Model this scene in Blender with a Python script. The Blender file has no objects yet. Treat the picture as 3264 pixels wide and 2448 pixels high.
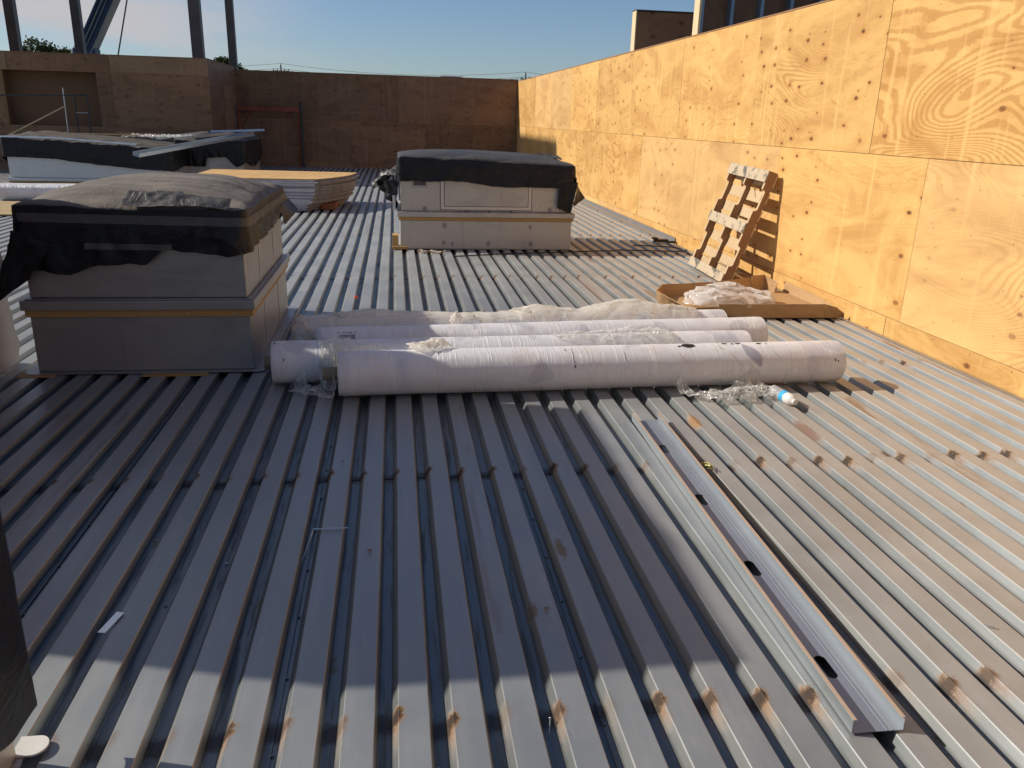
import bpy, math, random
from mathutils import Vector, Matrix, noise
random.seed(7)
sc = bpy.context.scene
COL = sc.collection
R = math.radians
PI = math.pi

# ------------------------------------------------------------------ helpers
class MB:
    """collects geometry for one mesh object"""
    def __init__(s): s.v = []; s.f = []; s.mi = []; s.uv = None; s.smooth = False
    def face(s, pts, m=0):
        b = len(s.v); s.v += [tuple(p) for p in pts]; s.f.append(tuple(range(b, b+len(pts)))); s.mi.append(m)
    def box(s, x0, x1, y0, y1, z0, z1, m=0, M=None):
        p = [Vector(c) for c in ((x0,y0,z0),(x1,y0,z0),(x1,y1,z0),(x0,y1,z0),(x0,y0,z1),(x1,y0,z1),(x1,y1,z1),(x0,y1,z1))]
        if M is not None: p = [M @ c for c in p]
        b = len(s.v); s.v += [tuple(c) for c in p]
        for f in ((0,3,2,1),(4,5,6,7),(0,1,5,4),(1,2,6,5),(2,3,7,6),(3,0,4,7)):
            s.f.append(tuple(b+i for i in f)); s.mi.append(m)
        return s
    def grid(s, rows, closed=False, m=0):
        b = len(s.v); n = len(rows[0])
        for r in rows: s.v += [tuple(p) for p in r]
        for i in range(len(rows)-1):
            for j in range(n if closed else n-1):
                k = (j+1) % n
                s.f.append((b+i*n+j, b+i*n+k, b+(i+1)*n+k, b+(i+1)*n+j)); s.mi.append(m)
        return b
    def tube(s, pts, r, n=10, m=0, caps=True):
        pts = [Vector(p) for p in pts]; rows = []
        for i, p in enumerate(pts):
            t = (pts[min(i+1, len(pts)-1)] - pts[max(i-1, 0)]).normalized()
            a = Vector((0,0,1)) if abs(t.z) < .9 else Vector((1,0,0))
            u = t.cross(a).normalized(); w = t.cross(u)
            rr = r[i] if isinstance(r, (list, tuple)) else r
            rows.append([p + u*rr*math.cos(2*PI*k/n) + w*rr*math.sin(2*PI*k/n) for k in range(n)])
        b = s.grid(rows, True, m)
        if caps:
            s.f.append(tuple(b+k for k in range(n))); s.mi.append(m)
            s.f.append(tuple(b+(len(rows)-1)*n+k for k in reversed(range(n)))); s.mi.append(m)
        return s
    def prism(s, poly, z0, z1, m=0, M=None):
        """poly in xy, extruded in z"""
        n = len(poly); b = len(s.v)
        p = [Vector((x,y,z0)) for x,y in poly] + [Vector((x,y,z1)) for x,y in poly]
        if M is not None: p = [M @ c for c in p]
        s.v += [tuple(c) for c in p]
        s.f.append(tuple(b+i for i in reversed(range(n)))); s.f.append(tuple(b+n+i for i in range(n))); s.mi += [m, m]
        for i in range(n):
            j = (i+1) % n; s.f.append((b+i, b+j, b+n+j, b+n+i)); s.mi.append(m)
        return s
    def build(s, name, mats, parent=None, loc=None, M=None, smooth=None, bevel=0, solid=0):
        me = bpy.data.meshes.new(name)
        me.from_pydata(s.v, [], s.f)
        mats = mats if isinstance(mats, (list, tuple)) else [mats]
        for m in mats: me.materials.append(m)
        me.polygons.foreach_set('material_index', s.mi)
        if s.smooth if smooth is None else smooth:
            me.polygons.foreach_set('use_smooth', [True]*len(s.f))
        if s.uv:
            l = me.uv_layers.new(name='UVMap')
            for lp in me.loops: l.data[lp.index].uv = s.uv[lp.vertex_index]
        me.validate(); me.update()
        o = bpy.data.objects.new(name, me); COL.objects.link(o)
        if M is not None: o.matrix_world = M
        elif loc is not None: o.location = loc
        if parent is not None:
            o.parent = parent
        if bevel:
            b = o.modifiers.new('Bevel', 'BEVEL'); b.width = bevel; b.segments = 2; b.limit_method = 'ANGLE'; b.angle_limit = R(40)
        if solid:
            b = o.modifiers.new('Solidify', 'SOLIDIFY'); b.thickness = solid; b.offset = 0
        return o

def tag(o, label=None, cat=None, group=None, kind=None):
    if label: o['label'] = label
    if cat: o['category'] = cat
    if group: o['group'] = group
    if kind: o['kind'] = kind
    return o
def thing(name, label, cat, loc=(0,0,0), rz=0, group=None):
    o = bpy.data.objects.new(name, None); COL.objects.link(o)
    o.location = loc; o.rotation_euler = (0,0,rz); o.empty_display_size = .1
    return tag(o, label, cat, group)
def rel(o, parent):          # parent keeping world placement (parents here are unrotated empties)
    o.parent = parent; o.matrix_parent_inverse = Matrix.Translation(-parent.location)
    return o
def nz(x, y, z=0.0): return noise.noise(Vector((x, y, z)))
def crump(x, y, z, o=4):
    s = 0; a = 1; f = 1
    for _ in range(o):
        s += a*abs(nz(x*f+7.1, y*f-3.3, z*f)); a *= .42; f *= 2.07
    return s
def lerp(a, b, t): return a+(b-a)*t
def interp(tab, s):
    if s <= tab[0][0]: return tab[0][1]
    for (a, va), (b, vb) in zip(tab, tab[1:]):
        if s <= b: return lerp(va, vb, (s-a)/max(b-a, 1e-9))
    return tab[-1][1]

# ------------------------------------------------------------------ materials
class NT:
    def __init__(s, name):
        s.m = bpy.data.materials.new(name); s.m.use_nodes = True
        s.t = s.m.node_tree; s.n = s.t.nodes; s.l = s.t.links
        s.p = s.n['Principled BSDF']; s.out = s.n['Material Output']
    def new(s, typ, ins=None, **kw):
        n = s.n.new(typ)
        for k, v in kw.items(): setattr(n, k, v)
        for k, v in (ins or {}).items(): s.set(n.inputs[k], v)
        return n
    def set(s, sock, v):
        if isinstance(v, bpy.types.NodeSocket): s.l.new(v, sock)
        elif isinstance(v, (tuple, list)) and sock.type == 'RGBA' and len(v) == 3: sock.default_value = (*v, 1)
        else: sock.default_value = v
    def math(s, op, a, b=0.0, c=0.0, clamp=False):
        n = s.new('ShaderNodeMath', {0: a, 1: b, 2: c}, operation=op); n.use_clamp = clamp; return n.outputs[0]
    def mix(s, f, a, b, mode='MIX'):
        n = s.new('ShaderNodeMix', data_type='RGBA', blend_type=mode)
        s.set(n.inputs[0], f); s.set(n.inputs[6], a); s.set(n.inputs[7], b); return n.outputs[2]
    def obj(s): return s.new('ShaderNodeTexCoord').outputs['Object']
    def mapping(s, v, scale=(1,1,1), loc=(0,0,0), rot=(0,0,0)):
        return s.new('ShaderNodeMapping', {'Vector': v, 'Scale': scale, 'Location': loc, 'Rotation': rot}).outputs[0]
    def noise(s, v, scale, detail=3, rough=.55, dist=0.0, color=False):
        n = s.new('ShaderNodeTexNoise', {'Vector': v, 'Scale': scale, 'Detail': detail, 'Roughness': rough, 'Distortion': dist})
        return n.outputs['Color' if color else 'Fac']
    def ramp(s, f, *stops):
        n = s.new('ShaderNodeValToRGB', {0: f}); e = n.color_ramp.elements
        while len(e) > len(stops): e.remove(e[-1])
        while len(e) < len(stops): e.new(1)
        for el, (p, c) in zip(e, stops):
            el.position = p; el.color = (c, c, c, 1) if isinstance(c, (int, float)) else (*c, 1)
        return n.outputs[0]
    def sstep(s, f, a, b, lo=0.0, hi=1.0):
        n = s.new('ShaderNodeMapRange', {0: f, 1: a, 2: b, 3: lo, 4: hi}, interpolation_type='SMOOTHSTEP'); return n.outputs[0]
    def lin(s, f, a, b, lo=0.0, hi=1.0):
        return s.new('ShaderNodeMapRange', {0: f, 1: a, 2: b, 3: lo, 4: hi}).outputs[0]
    def sep(s, v): return s.new('ShaderNodeSeparateXYZ', {0: v}).outputs
    def comb(s, x=0.0, y=0.0, z=0.0): return s.new('ShaderNodeCombineXYZ', {0: x, 1: y, 2: z}).outputs[0]
    def bump(s, h, strength=.3, dist=.01, nrm=None):
        n = s.new('ShaderNodeBump', {'Height': h, 'Strength': strength, 'Distance': dist})
        if nrm is not None: s.set(n.inputs['Normal'], nrm)
        s.set(s.p.inputs['Normal'], n.outputs[0]); return n.outputs[0]
    def set_p(s, **k):
        names = dict(base='Base Color', rough='Roughness', metal='Metallic', alpha='Alpha', spec='Specular IOR Level', trans='Transmission Weight', sss='Subsurface Weight', coat='Coat Weight', coatr='Coat Roughness')
        for a, v in k.items(): s.set(s.p.inputs[names[a]], v)
        return s

def simple(name, col, rough=.6, metal=0, vary=.12, scale=8, bump=0, spec=.5):
    t = NT(name); o = t.obj(); n = t.noise(o, scale, 4)
    k = t.lin(n, .3, .7, 1-vary, 1+vary)
    c = t.new('ShaderNodeVectorMath', {0: tuple(col), 'Scale': k}, operation='SCALE').outputs[0]
    t.set_p(base=c, rough=rough, metal=metal, spec=spec)
    if bump: t.bump(t.noise(o, scale*4, 4), bump, .004)
    return t.m

def deck_mat():
    t = NT('galvanised_deck'); o = t.obj(); x, y, z = t.sep(o)
    base = t.mix(t.noise(o, 1.3, 5, .6), (.262,.282,.287), (.350,.372,.372))
    # galvanising blotches along the rolling direction
    st = t.noise(t.mapping(o, (14, .9, 14)), 1.0, 4)
    base = t.mix(t.math('MULTIPLY', t.sstep(st, .45, .75), .35), base, (.45,.46,.45))
    # settled dust on the rib tops; tan toward the wall paints in its reflection
    top = t.sstep(z, -.006, -.001)
    dn = t.noise(o, 2.2, 5, .65)
    xf = t.sstep(x, .6, 2.6, .24, .64)
    xf = t.math('MAXIMUM', xf, t.sstep(y, 5.2, 8.5, 0.0, .50))
    dust = t.math('MULTIPLY', top, t.math('MULTIPLY', t.lin(dn, .25, .7, .5, 1.15), xf, clamp=True))
    base = t.mix(dust, base, t.mix(t.sstep(x, .6, 2.4), (.42,.415,.40), (.46,.385,.31)))
    fine = t.noise(t.mapping(o, (30, 6, 30)), 1.0, 5, .7)
    base = t.mix(t.sstep(fine, .58, .78, 0, .34), base, (.6,.6,.58))
    # weld rows every 1.66 m
    fr = t.math('FRACT', t.math('ADD', t.math('DIVIDE', t.math('SUBTRACT', y, 1.87), 1.66), .5))
    dy = t.math('MULTIPLY', t.math('SUBTRACT', fr, .5), 1.66)       # >0 beyond the row
    rib = t.math('DIVIDE', t.math('ADD', x, .0817), .1524)
    xr = t.math('MULTIPLY', t.math('FRACT', rib), .1524)
    rid = t.math('FLOOR', rib)
    row = t.math('FLOOR', t.math('ADD', t.math('DIVIDE', t.math('SUBTRACT', y, 1.87), 1.66), .5))
    wn = t.new('ShaderNodeTexWhiteNoise', {'Vector': t.comb(rid, row, 0.0)}, noise_dimensions='3D')
    rnd = wn.outputs['Value']; rc = t.sep(wn.outputs['Color'])
    wob = t.math('MULTIPLY', t.math('SUBTRACT', t.noise(o, 30, 5, .75), .5), .085)
    dy2 = t.math('ADD', dy, t.math('ADD', t.math('MULTIPLY', t.math('SUBTRACT', rc[1], .5), .04), wob))
    dx2 = t.math('ADD', t.math('SUBTRACT', xr, .058), t.math('MULTIPLY', wob, .7))
    core = t.math('SQRT', t.math('ADD', t.math('POWER', t.math('ABSOLUTE', dx2), 2.0), t.math('POWER', t.math('ABSOLUTE', t.math('MULTIPLY', dy2, .62)), 2.0)))
    cm = t.sstep(core, .014, .034, 1.0, 0.0)
    # streak toward the camera side of each weld
    sy = t.math('MULTIPLY', t.sstep(dy2, -.17, -.01), t.sstep(dy2, .05, .0))
    sx = t.sstep(t.math('ABSOLUTE', dx2), .0, .020, 1.0, 0.0)
    streak = t.math('MULTIPLY', t.math('MULTIPLY', sy, sx), .95)
    strength = t.sstep(rnd, .05, .6, .30, 1.0)
    rust = t.math('MULTIPLY', t.math('MAXIMUM', cm, streak), strength, clamp=True)
    base = t.mix(rust, base, t.mix(t.noise(o, 60, 3), (.34,.18,.065), (.15,.065,.025)))
    dark = t.math('MULTIPLY', t.sstep(core, .009, .025, 1.0, 0.0), t.sstep(rnd, .1, .6, .15, 1.0))
    base = t.mix(t.math('MULTIPLY', dark, .95), base, (.030,.018,.012))
    # valleys toned darker to paint in deeper shade, plus dirt and drifted stains
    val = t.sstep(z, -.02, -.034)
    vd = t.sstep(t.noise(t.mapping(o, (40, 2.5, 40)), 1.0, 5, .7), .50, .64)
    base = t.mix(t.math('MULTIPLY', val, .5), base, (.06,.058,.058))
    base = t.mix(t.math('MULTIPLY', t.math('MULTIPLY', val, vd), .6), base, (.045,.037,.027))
    ochre = t.math('MULTIPLY', val, t.sstep(t.noise(t.mapping(o, (9, 4.5, 9), (3.3, 1.7, 0)), 1.0, 3, .6), .66, .72))
    base = t.mix(t.math('MULTIPLY', ochre, .8), base, (.16,.105,.03))
    rowd = t.math('MULTIPLY', val, t.sstep(t.math('ABSOLUTE', dy2), .015, .06, .8, 0.0))
    base = t.mix(rowd, base, (.035,.025,.018))
    # a few long brown runs on single ribs
    wn2 = t.new('ShaderNodeTexWhiteNoise', {'Vector': t.comb(rid, t.math('FLOOR', t.math('MULTIPLY', y, .45)), 4.0)}, noise_dimensions='3D').outputs['Value']
    run = t.math('MULTIPLY', t.sstep(wn2, .93, .935), t.sstep(t.noise(t.mapping(o, (18, 2.2, 18)), 1.0, 3), .50, .66))
    run = t.math('MULTIPLY', run, t.sstep(t.math('ABSOLUTE', t.math('SUBTRACT', xr, .105)), .028, .045, 1.0, 0.0))
    base = t.mix(t.math('MULTIPLY', run, t.sstep(x, .8, 2.0, .30, .75)), base, (.24,.13,.075))
    # thin rusty line along the right-hand edge of the rib tops
    edge = t.math('MULTIPLY', t.sstep(t.math('ABSOLUTE', t.math('SUBTRACT', xr, .1515)), .0006, .0022, 1.0, 0.0), t.sstep(t.noise(t.mapping(o, (5, 3, 5)), 1.0, 3), .35, .6))
    base = t.mix(t.math('MULTIPLY', edge, .7), base, (.30,.15,.07))
    # light scuffs
    sc1 = t.sstep(t.noise(t.mapping(o, (60, 9, 60), rot=(0,0,.5)), 1.0, 4, .75), .70, .80)
    base = t.mix(t.math('MULTIPLY', sc1, .4), base, (.62,.62,.60))
    # separate long stains seen on single ribs
    for sx_, sy_, rx_, ry_, c_, a_ in ((1.665,4.10,.030,.13,(.30,.15,.045),.9), (2.26,3.93,.022,.22,(.17,.085,.045),.9), (1.95,7.9,.028,.75,(.20,.115,.07),.75),
                                 (2.36,8.0,.030,.30,(.19,.12,.07),.75), (2.33,9.55,.030,.28,(.20,.12,.08),.7), (2.50,3.55,.030,.05,(.08,.05,.03),.9), (2.08,2.62,.035,.045,(.10,.07,.045),.85), (.62,2.75,.025,.09,(.14,.085,.03),.8), (.44,2.35,.022,.07,(.13,.08,.03),.8), (2.45,7.15,.03,.12,(.24,.17,.11),.6)):
        ex = t.math('DIVIDE', t.math('ADD', t.math('SUBTRACT', x, sx_), t.math('MULTIPLY', wob, .4)), rx_); ey = t.math('DIVIDE', t.math('ADD', t.math('SUBTRACT', y, sy_), t.math('MULTIPLY', wob, 1.6)), ry_)
        m_ = t.sstep(t.math('ADD', t.math('MULTIPLY', ex, ex), t.math('MULTIPLY', ey, ey)), .15, 1.0, a_, 0.0)
        base = t.mix(m_, base, c_); rust = t.math('MAXIMUM', rust, m_)
    nonm = t.math('MAXIMUM', t.math('MAXIMUM', rust, dust), t.math('MULTIPLY', val, vd), clamp=True)
    t.set_p(base=base, metal=t.lin(nonm, 0.0, .62, .70, .06), rough=t.math('ADD', t.lin(nonm, 0, 1, .38, .62), t.math('MULTIPLY', t.math('SUBTRACT', dn, .5), .18)))
    h = t.math('ADD', t.noise(t.mapping(o, (3, .8, 3)), 1.0, 2), t.math('MULTIPLY', t.noise(o, 90, 3), .03))
    t.bump(h, .28, .012)
    return t.m

def ply_mat(name, light, dark, tonev=.10, cath=.6, bold=False):
    """rotary-cut plywood: x along the grain, y across it (object space), z = thickness"""
    t = NT(name); o = t.obj()
    info = t.new('ShaderNodeObjectInfo').outputs['Random']
    rv = t.new('ShaderNodeTexWhiteNoise', {'W': t.math('MULTIPLY', info, 91.7)}, noise_dimensions='1D')
    rc = t.sep(rv.outputs['Color'])
    off = t.comb(t.math('MULTIPLY', rc[0], 40.0), t.math('MULTIPLY', rc[1], 40.0), t.math('MULTIPLY', rc[2], 40.0))
    v = t.new('ShaderNodeVectorMath', {0: o, 1: off}, operation='ADD').outputs[0]
    x, y, z = t.sep(v)
    # cathedral contours of a slow height field
    hf = t.noise(t.mapping(v, (.42, 1.25, 1)), 1.0, 1.6, .45, .55)
    wob = t.noise(t.mapping(v, (5, 16, 1)), 1.0, 3, .6)
    ph = t.math('ADD', t.math('MULTIPLY', hf, 215.0 if bold else 330.0), t.math('ADD', t.math('MULTIPLY', wob, 3.4), t.math('MULTIPLY', t.noise(t.mapping(v, (22, 60, 1)), 1.0, 3, .7), 2.4)))
    ring = t.math('ADD', t.math('MULTIPLY', t.math('SINE', ph), .5), .5)
    ring = t.sstep(ring, .30 if bold else .45, .88)
    mask = t.sstep(t.noise(t.mapping(v, (.5, 1.1, 1), (9, 4, 2)), 1.0, 3), .40, .62)
    mask = t.math('MULTIPLY', mask, t.sstep(rc[1], .15, .85, .30, 1.0)) if not bold else t.sstep(t.noise(t.mapping(v, (.5, 1.1, 1), (9, 4, 2)), 1.0, 3), .30, .48, .25, 1.0)
    ringc = t.math('MULTIPLY', t.math('MULTIPLY', ring, mask), cath)
    fine = t.noise(t.mapping(v, (4.5, 130, 1)), 1.0, 5, .75)
    blotch = t.noise(t.mapping(v, (1.0, 2.4, 1), (3, 8, 1)), 1.0, 5, .68, .8)
    vert = t.noise(t.mapping(v, (11, .55, 1), (5, 1, 2)), 1.0, 3, .5)
    c = t.mix(t.sstep(blotch, .38, .70), light, dark)
    mid = tuple(lerp(a, b, .5) for a, b in zip(light, dark))
    c = t.mix(t.math('MULTIPLY', t.sstep(fine, .45, .72), .55), c, tuple(a*.92 for a in mid))
    grain = tuple(a*b for a, b in zip(dark, (.80, .70, .55)))
    c = t.mix(t.math('MULTIPLY', ringc, .9), c, grain)
    pale = tuple(min(1, a*1.12+.03) for a in light)
    c = t.mix(t.math('MULTIPLY', t.sstep(vert, .56, .72), .5), c, pale)
    # reddish heart-wood smears
    sm = t.sstep(t.noise(t.mapping(v, (1.6, 4.5, 1), (1, 1, 7)), 1.0, 3, .55, 1.2), .69, .76)
    c = t.mix(t.math('MULTIPLY', sm, .38), c, tuple(a*b for a, b in zip(dark, (.82,.58,.45))))
    # knots, set loosely in columns
    kv = t.mapping(v, (3.1, 5.6, 0))
    vo = t.new('ShaderNodeTexVoronoi', {'Vector': kv, 'Scale': 1.0, 'Randomness': .8}, voronoi_dimensions='2D', feature='F1')
    kc = t.sep(vo.outputs['Color'])
    colm = t.new('ShaderNodeTexWhiteNoise', {'W': t.math('FLOOR', t.math('MULTIPLY', x, 3.1))}, noise_dimensions='1D').outputs['Value']
    keep = t.math('MULTIPLY', t.sstep(kc[0], .22, .25), t.sstep(colm, .30, .35)) if not bold else t.sstep(kc[0], .86, .87)
    size = t.lin(kc[1], 0, 1, .04, .13)
    dd = t.math('ADD', vo.outputs['Distance'], t.math('MULTIPLY', t.math('SUBTRACT', t.noise(v, 34, 3, .7), .5), .07))
    kd = t.math('DIVIDE', dd, size)
    halo = t.math('MULTIPLY', t.sstep(kd, 1.0, 3.4, 1.0, 0.0), keep)
    c = t.mix(t.math('MULTIPLY', halo, .28), c, tuple(a*b for a, b in zip(dark, (.9,.72,.55))))
    c = t.mix(t.math('MULTIPLY', t.math('MULTIPLY', t.sstep(kd, .75, 1.05, 1.0, 0.0), keep), .78), c, tuple(a*b for a, b in zip(dark, (.45,.30,.22))))
    c = t.mix(t.math('MULTIPLY', t.math('MULTIPLY', t.sstep(kd, .35, .6, 1.0, 0.0), t.math('MULTIPLY', keep, kc[2])), .8), c, (.05,.028,.015))
    # nail heads
    fx = t.math('ABSOLUTE', t.math('SUBTRACT', t.math('FRACT', t.math('MULTIPLY', t.sep(o)[0], 2.46)), .5))
    fy = t.math('ABSOLUTE', t.math('SUBTRACT', t.math('FRACT', t.math('MULTIPLY', t.sep(o)[1], 3.28)), .5))
    nd = t.math('SQRT', t.math('ADD', t.math('POWER', t.math('DIVIDE', fx, 2.46), 2.0), t.math('POWER', t.math('DIVIDE', fy, 3.28), 2.0)))
    c = t.mix(t.sstep(nd, .004, .007, .85, 0.0), c, (.10,.06,.035))
    sp2 = t.new('ShaderNodeTexVoronoi', {'Vector': v, 'Scale': 4.5, 'Randomness': 1.0}, feature='F1')
    c = t.mix(t.math('MULTIPLY', t.sstep(sp2.outputs['Distance'], .02, .045, 1.0, 0.0), .6), c, (.16,.085,.035))
    k = t.lin(rc[2], 0, 1, 1-tonev, 1+tonev)
    c = t.new('ShaderNodeVectorMath', {0: c, 'Scale': k}, operation='SCALE').outputs[0]
    # some sheets are paler and pinker
    c = t.mix(t.sstep(rc[0], .78, .82, 0, .16), c, (.76,.55,.32))
    t.set_p(base=c, rough=.62, spec=.3)
    t.bump(t.math('ADD', t.math('MULTIPLY', ringc, .4), fine), .12, .002)
    return t.m

def tarp_mat(name, dusty=.55, dustcol=(.26,.225,.185)):
    t = NT(name); o = t.obj()
    g = t.new('ShaderNodeNewGeometry'); nzv = t.sep(g.outputs['Normal'])[2]
    dn = t.noise(o, 3.0, 6, .65)
    up = t.sstep(t.math('ADD', nzv, t.math('MULTIPLY', t.math('SUBTRACT', dn, .5), .5)), .45, .98)
    streak = t.noise(t.mapping(o, (2.0, 9, 2), rot=(0,0,.6)), 1.0, 4)
    d = t.math('MULTIPLY', up, t.lin(streak, .3, .7, .55*dusty, 1.3*dusty), clamp=True)
    c = t.mix(d, (.012,.012,.014), dustcol)
    side = t.math('MULTIPLY', t.sstep(t.noise(o, 1.7, 5, .7), .5, .8), .16)
    c = t.mix(side, c, (.10,.085,.07))
    t.set_p(base=c, rough=t.lin(d, 0, .6, .38, .72), spec=.28)
    w = t.math('ABSOLUTE', t.math('SUBTRACT', t.noise(t.mapping(o, (5, 5, 7)), 1.0, 5, .6, 1.2), .5))
    t.bump(t.math('ADD', w, t.math('MULTIPLY', t.noise(o, 38, 3, .6, .8), .05)), .42, .04)
    return t.m

def film_mat(name, col=(.80,.79,.76), lo=.25, hi=.75, rough=.14):
    t = NT(name); o = t.obj()
    t.set_p(base=col, rough=rough, spec=.7)
    cr = t.noise(o, 11, 5, .7, 2.0)
    t.bump(cr, .35, .012)
    tr = t.new('ShaderNodeBsdfTransparent', {0: (.95,.95,.94)})
    tl = t.new('ShaderNodeBsdfTranslucent', {0: col})
    m1 = t.new('ShaderNodeMixShader', {0: .50, 1: t.p.outputs[0], 2: tl.outputs[0]})
    f = t.lin(t.noise(o, 9, 4, .6, 1.0), .3, .7, lo, hi)
    lw = t.new('ShaderNodeLayerWeight', {0: .35}).outputs['Facing']
    f = t.math('ADD', f, t.math('MULTIPLY', lw, .35), clamp=True)
    m2 = t.new('ShaderNodeMixShader', {0: f, 1: tr.outputs[0], 2: m1.outputs[0]})
    t.l.new(m2.outputs[0], t.out.inputs[0])
    return t.m

def roll_mat():
    """white woven membrane under stretch film; UV = (metres along, metres around)"""
    t = NT('wrapped_white_membrane'); uv = t.new('ShaderNodeTexCoord').outputs['UV']
    x, y, z = t.sep(uv)
    c = t.mix(t.noise(t.mapping(uv, (1.2, 3, 1)), 1.0, 4, .6), (.64,.63,.635), (.86,.85,.855))
    def lines(a, sx, sy, lo, hi, seed):
        return t.sstep(t.noise(t.mapping(uv, (sx, sy, 1), (seed, seed*.7, 0), (0,0,a)), 1.0, 4, .62), lo, hi)
    l1 = lines(.42, 70, 1.6, .56, .66, 1.0); l2 = lines(-.46, 70, 1.6, .57, .67, 5.0); l3 = lines(.06, 170, 3.0, .55, .72, 9.0)
    m1 = t.sstep(t.noise(t.mapping(uv, (2.4, 1.5, 1)), 1.0, 3), .40, .60)
    c = t.mix(t.math('MULTIPLY', t.math('MULTIPLY', l1, m1), .85), c, (.95,.95,.95))
    c = t.mix(t.math('MULTIPLY', l2, .7), c, (.93,.93,.93))
    c = t.mix(t.math('MULTIPLY', l3, .22), c, (.46,.44,.46))
    dia = t.math('MULTIPLY', t.sstep(t.noise(t.mapping(uv, (4.5, 1.0, 1), rot=(0,0,.5)), 1.0, 2), .5, .68), t.sstep(t.noise(t.mapping(uv, (4.5, 1.0, 1), (4, 4, 0), (0,0,-.5)), 1.0, 2), .42, .6))
    c = t.mix(t.math('MULTIPLY', dia, .5), c, (.46,.45,.53))
    pink = t.sstep(t.noise(t.mapping(uv, (3.0, 5, 1), (2, 3, 0)), 1.0, 3), .50, .72)
    c = t.mix(t.math('MULTIPLY', pink, .45), c, (.70,.60,.56))
    # grey patches where the film has split
    gp = t.sstep(t.noise(t.mapping(uv, (3.2, 2.6, 1), (6, 1, 0), (0,0,.45)), 1.0, 2), .63, .66)
    c = t.mix(t.math('MULTIPLY', gp, .42), c, (.42,.42,.47))
    sp = t.sstep(t.noise(uv, 46, 2, .5), .80, .82)
    c = t.mix(sp, c, (.03,.03,.03))
    t.set_p(base=c, rough=t.lin(l1, 0, 1, .38, .2), spec=.5)
    t.bump(t.math('ADD', t.math('ADD', l1, l2), t.math('MULTIPLY', l3, .6)), .5, .005)
    return t.m

def galv_mat(name, col=(.62,.63,.64), metal=.75, rough=.34, spots=.0, marks=()):
    t = NT(name); o = t.obj()
    c = t.mix(t.noise(o, 2.5, 5, .6), tuple(v*.86 for v in col), tuple(min(1, v*1.08) for v in col))
    sp = t.noise(o, 40, 3, .5)
    c = t.mix(t.math('MULTIPLY', t.sstep(sp, .5, .7), .10), c, tuple(v*.7 for v in col))
    if spots:
        vo = t.new('ShaderNodeTexVoronoi', {'Vector': o, 'Scale': 2.6, 'Randomness': 1.0}, feature='F1')
        kc = t.sep(vo.outputs['Color'])
        s = t.math('MULTIPLY', t.sstep(t.math('ADD', vo.outputs['Distance'], t.math('MULTIPLY', t.noise(o, 14, 3), .05)), .03, .10, 1.0, 0.0), t.sstep(kc[0], .45, .55))
        c = t.mix(t.math('MULTIPLY', s, spots), c, (.15,.125,.155))
        run = t.sstep(t.noise(t.mapping(o, (9, 9, 1.2)), 1.0, 4), .60, .78)
        c = t.mix(t.math('MULTIPLY', run, .45), c, (.26,.235,.21))
        sm_ = t.sstep(t.noise(t.mapping(o, (1.5, 1.5, 4)), 1.0, 5, .65, 1.0), .5, .7)
        c = t.mix(t.math('MULTIPLY', sm_, .35), c, tuple(v*.55 for v in col))
    if marks:
        ox, oy, oz = t.sep(o); wv = t.math('MULTIPLY', t.math('SUBTRACT', t.noise(o, 12, 3), .5), .05)
        for mx_, mz_, mr_ in marks:
            ex = t.math('ADD', t.math('SUBTRACT', ox, mx_), wv); ez = t.math('MULTIPLY', t.math('SUBTRACT', oz, mz_), .8)
            m_ = t.sstep(t.math('SQRT', t.math('ADD', t.math('MULTIPLY', ex, ex), t.math('MULTIPLY', ez, ez))), mr_*.25, mr_, .72, 0.0)
            c = t.mix(m_, c, (.17,.14,.175))
    t.set_p(base=c, metal=metal, rough=t.math('ADD', t.math('MULTIPLY', t.noise(o, 5, 4), .2), rough-.1))
    t.bump(t.noise(o, 3.5, 3), .10, .02)
    return t.m

def wood_mat(name, col, col2, scale=1.0, stain=0.0):
    t = NT(name); o = t.obj()
    g = t.noise(t.mapping(o, (2*scale, 2*scale, 2*scale)), 1.0, 3)
    f = t.noise(t.mapping(o, (30*scale, 30*scale, 30*scale)), 1.0, 4, .7)
    c = t.mix(g, col, col2); c = t.mix(t.math('MULTIPLY', t.sstep(f, .5, .75), .3), c, tuple(v*.6 for v in col2))
    if stain:
        s = t.sstep(t.noise(o, 6, 5, .65, .6), .50, .62)
        c = t.mix(t.math('MULTIPLY', s, stain), c, (.13,.12,.105))
    t.set_p(base=c, rough=.7, spec=.25); t.bump(f, .2, .003)
    return t.m

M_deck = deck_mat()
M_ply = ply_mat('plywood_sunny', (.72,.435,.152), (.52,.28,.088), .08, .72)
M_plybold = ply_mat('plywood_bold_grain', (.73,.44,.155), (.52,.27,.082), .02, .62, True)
M_plyb = ply_mat('plywood_shade_tone', (.27,.16,.088), (.185,.10,.056), .20, .6)  # same plywood darkened, the walls' shade put into its base colour
M_plye = wood_mat('plywood_edge', (.60,.42,.22), (.45,.28,.13), 1.5)
M_tarp = tarp_mat('dusty_black_plastic', .72, (.255,.218,.178))
M_tarp2 = tarp_mat('black_plastic', .32, (.20,.19,.175))
M_tarp3 = tarp_mat('far_black_plastic', .45)
M_tape = simple('grey_tape', (.065,.062,.06), .45)
M_foil = simple('silver_tape', (.62,.66,.76), .25, .6)
M_galv = galv_mat('curb_sheet_metal', (.40,.385,.375), .68, .40, .6)
M_galv2 = galv_mat('curb_sheet_metal_pale', (.52,.485,.44), .45, .45, .5, ((.609,.305,.045),(1.70,.289,.035),(.597,.09,.035),(.709,.073,.032),(1.167,.078,.04),(1.719,.078,.045),(.362,.51,.04),(1.95,.51,.04),(.88,.50,.035),(1.18,.49,.03),(1.45,.49,.03)))
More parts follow.
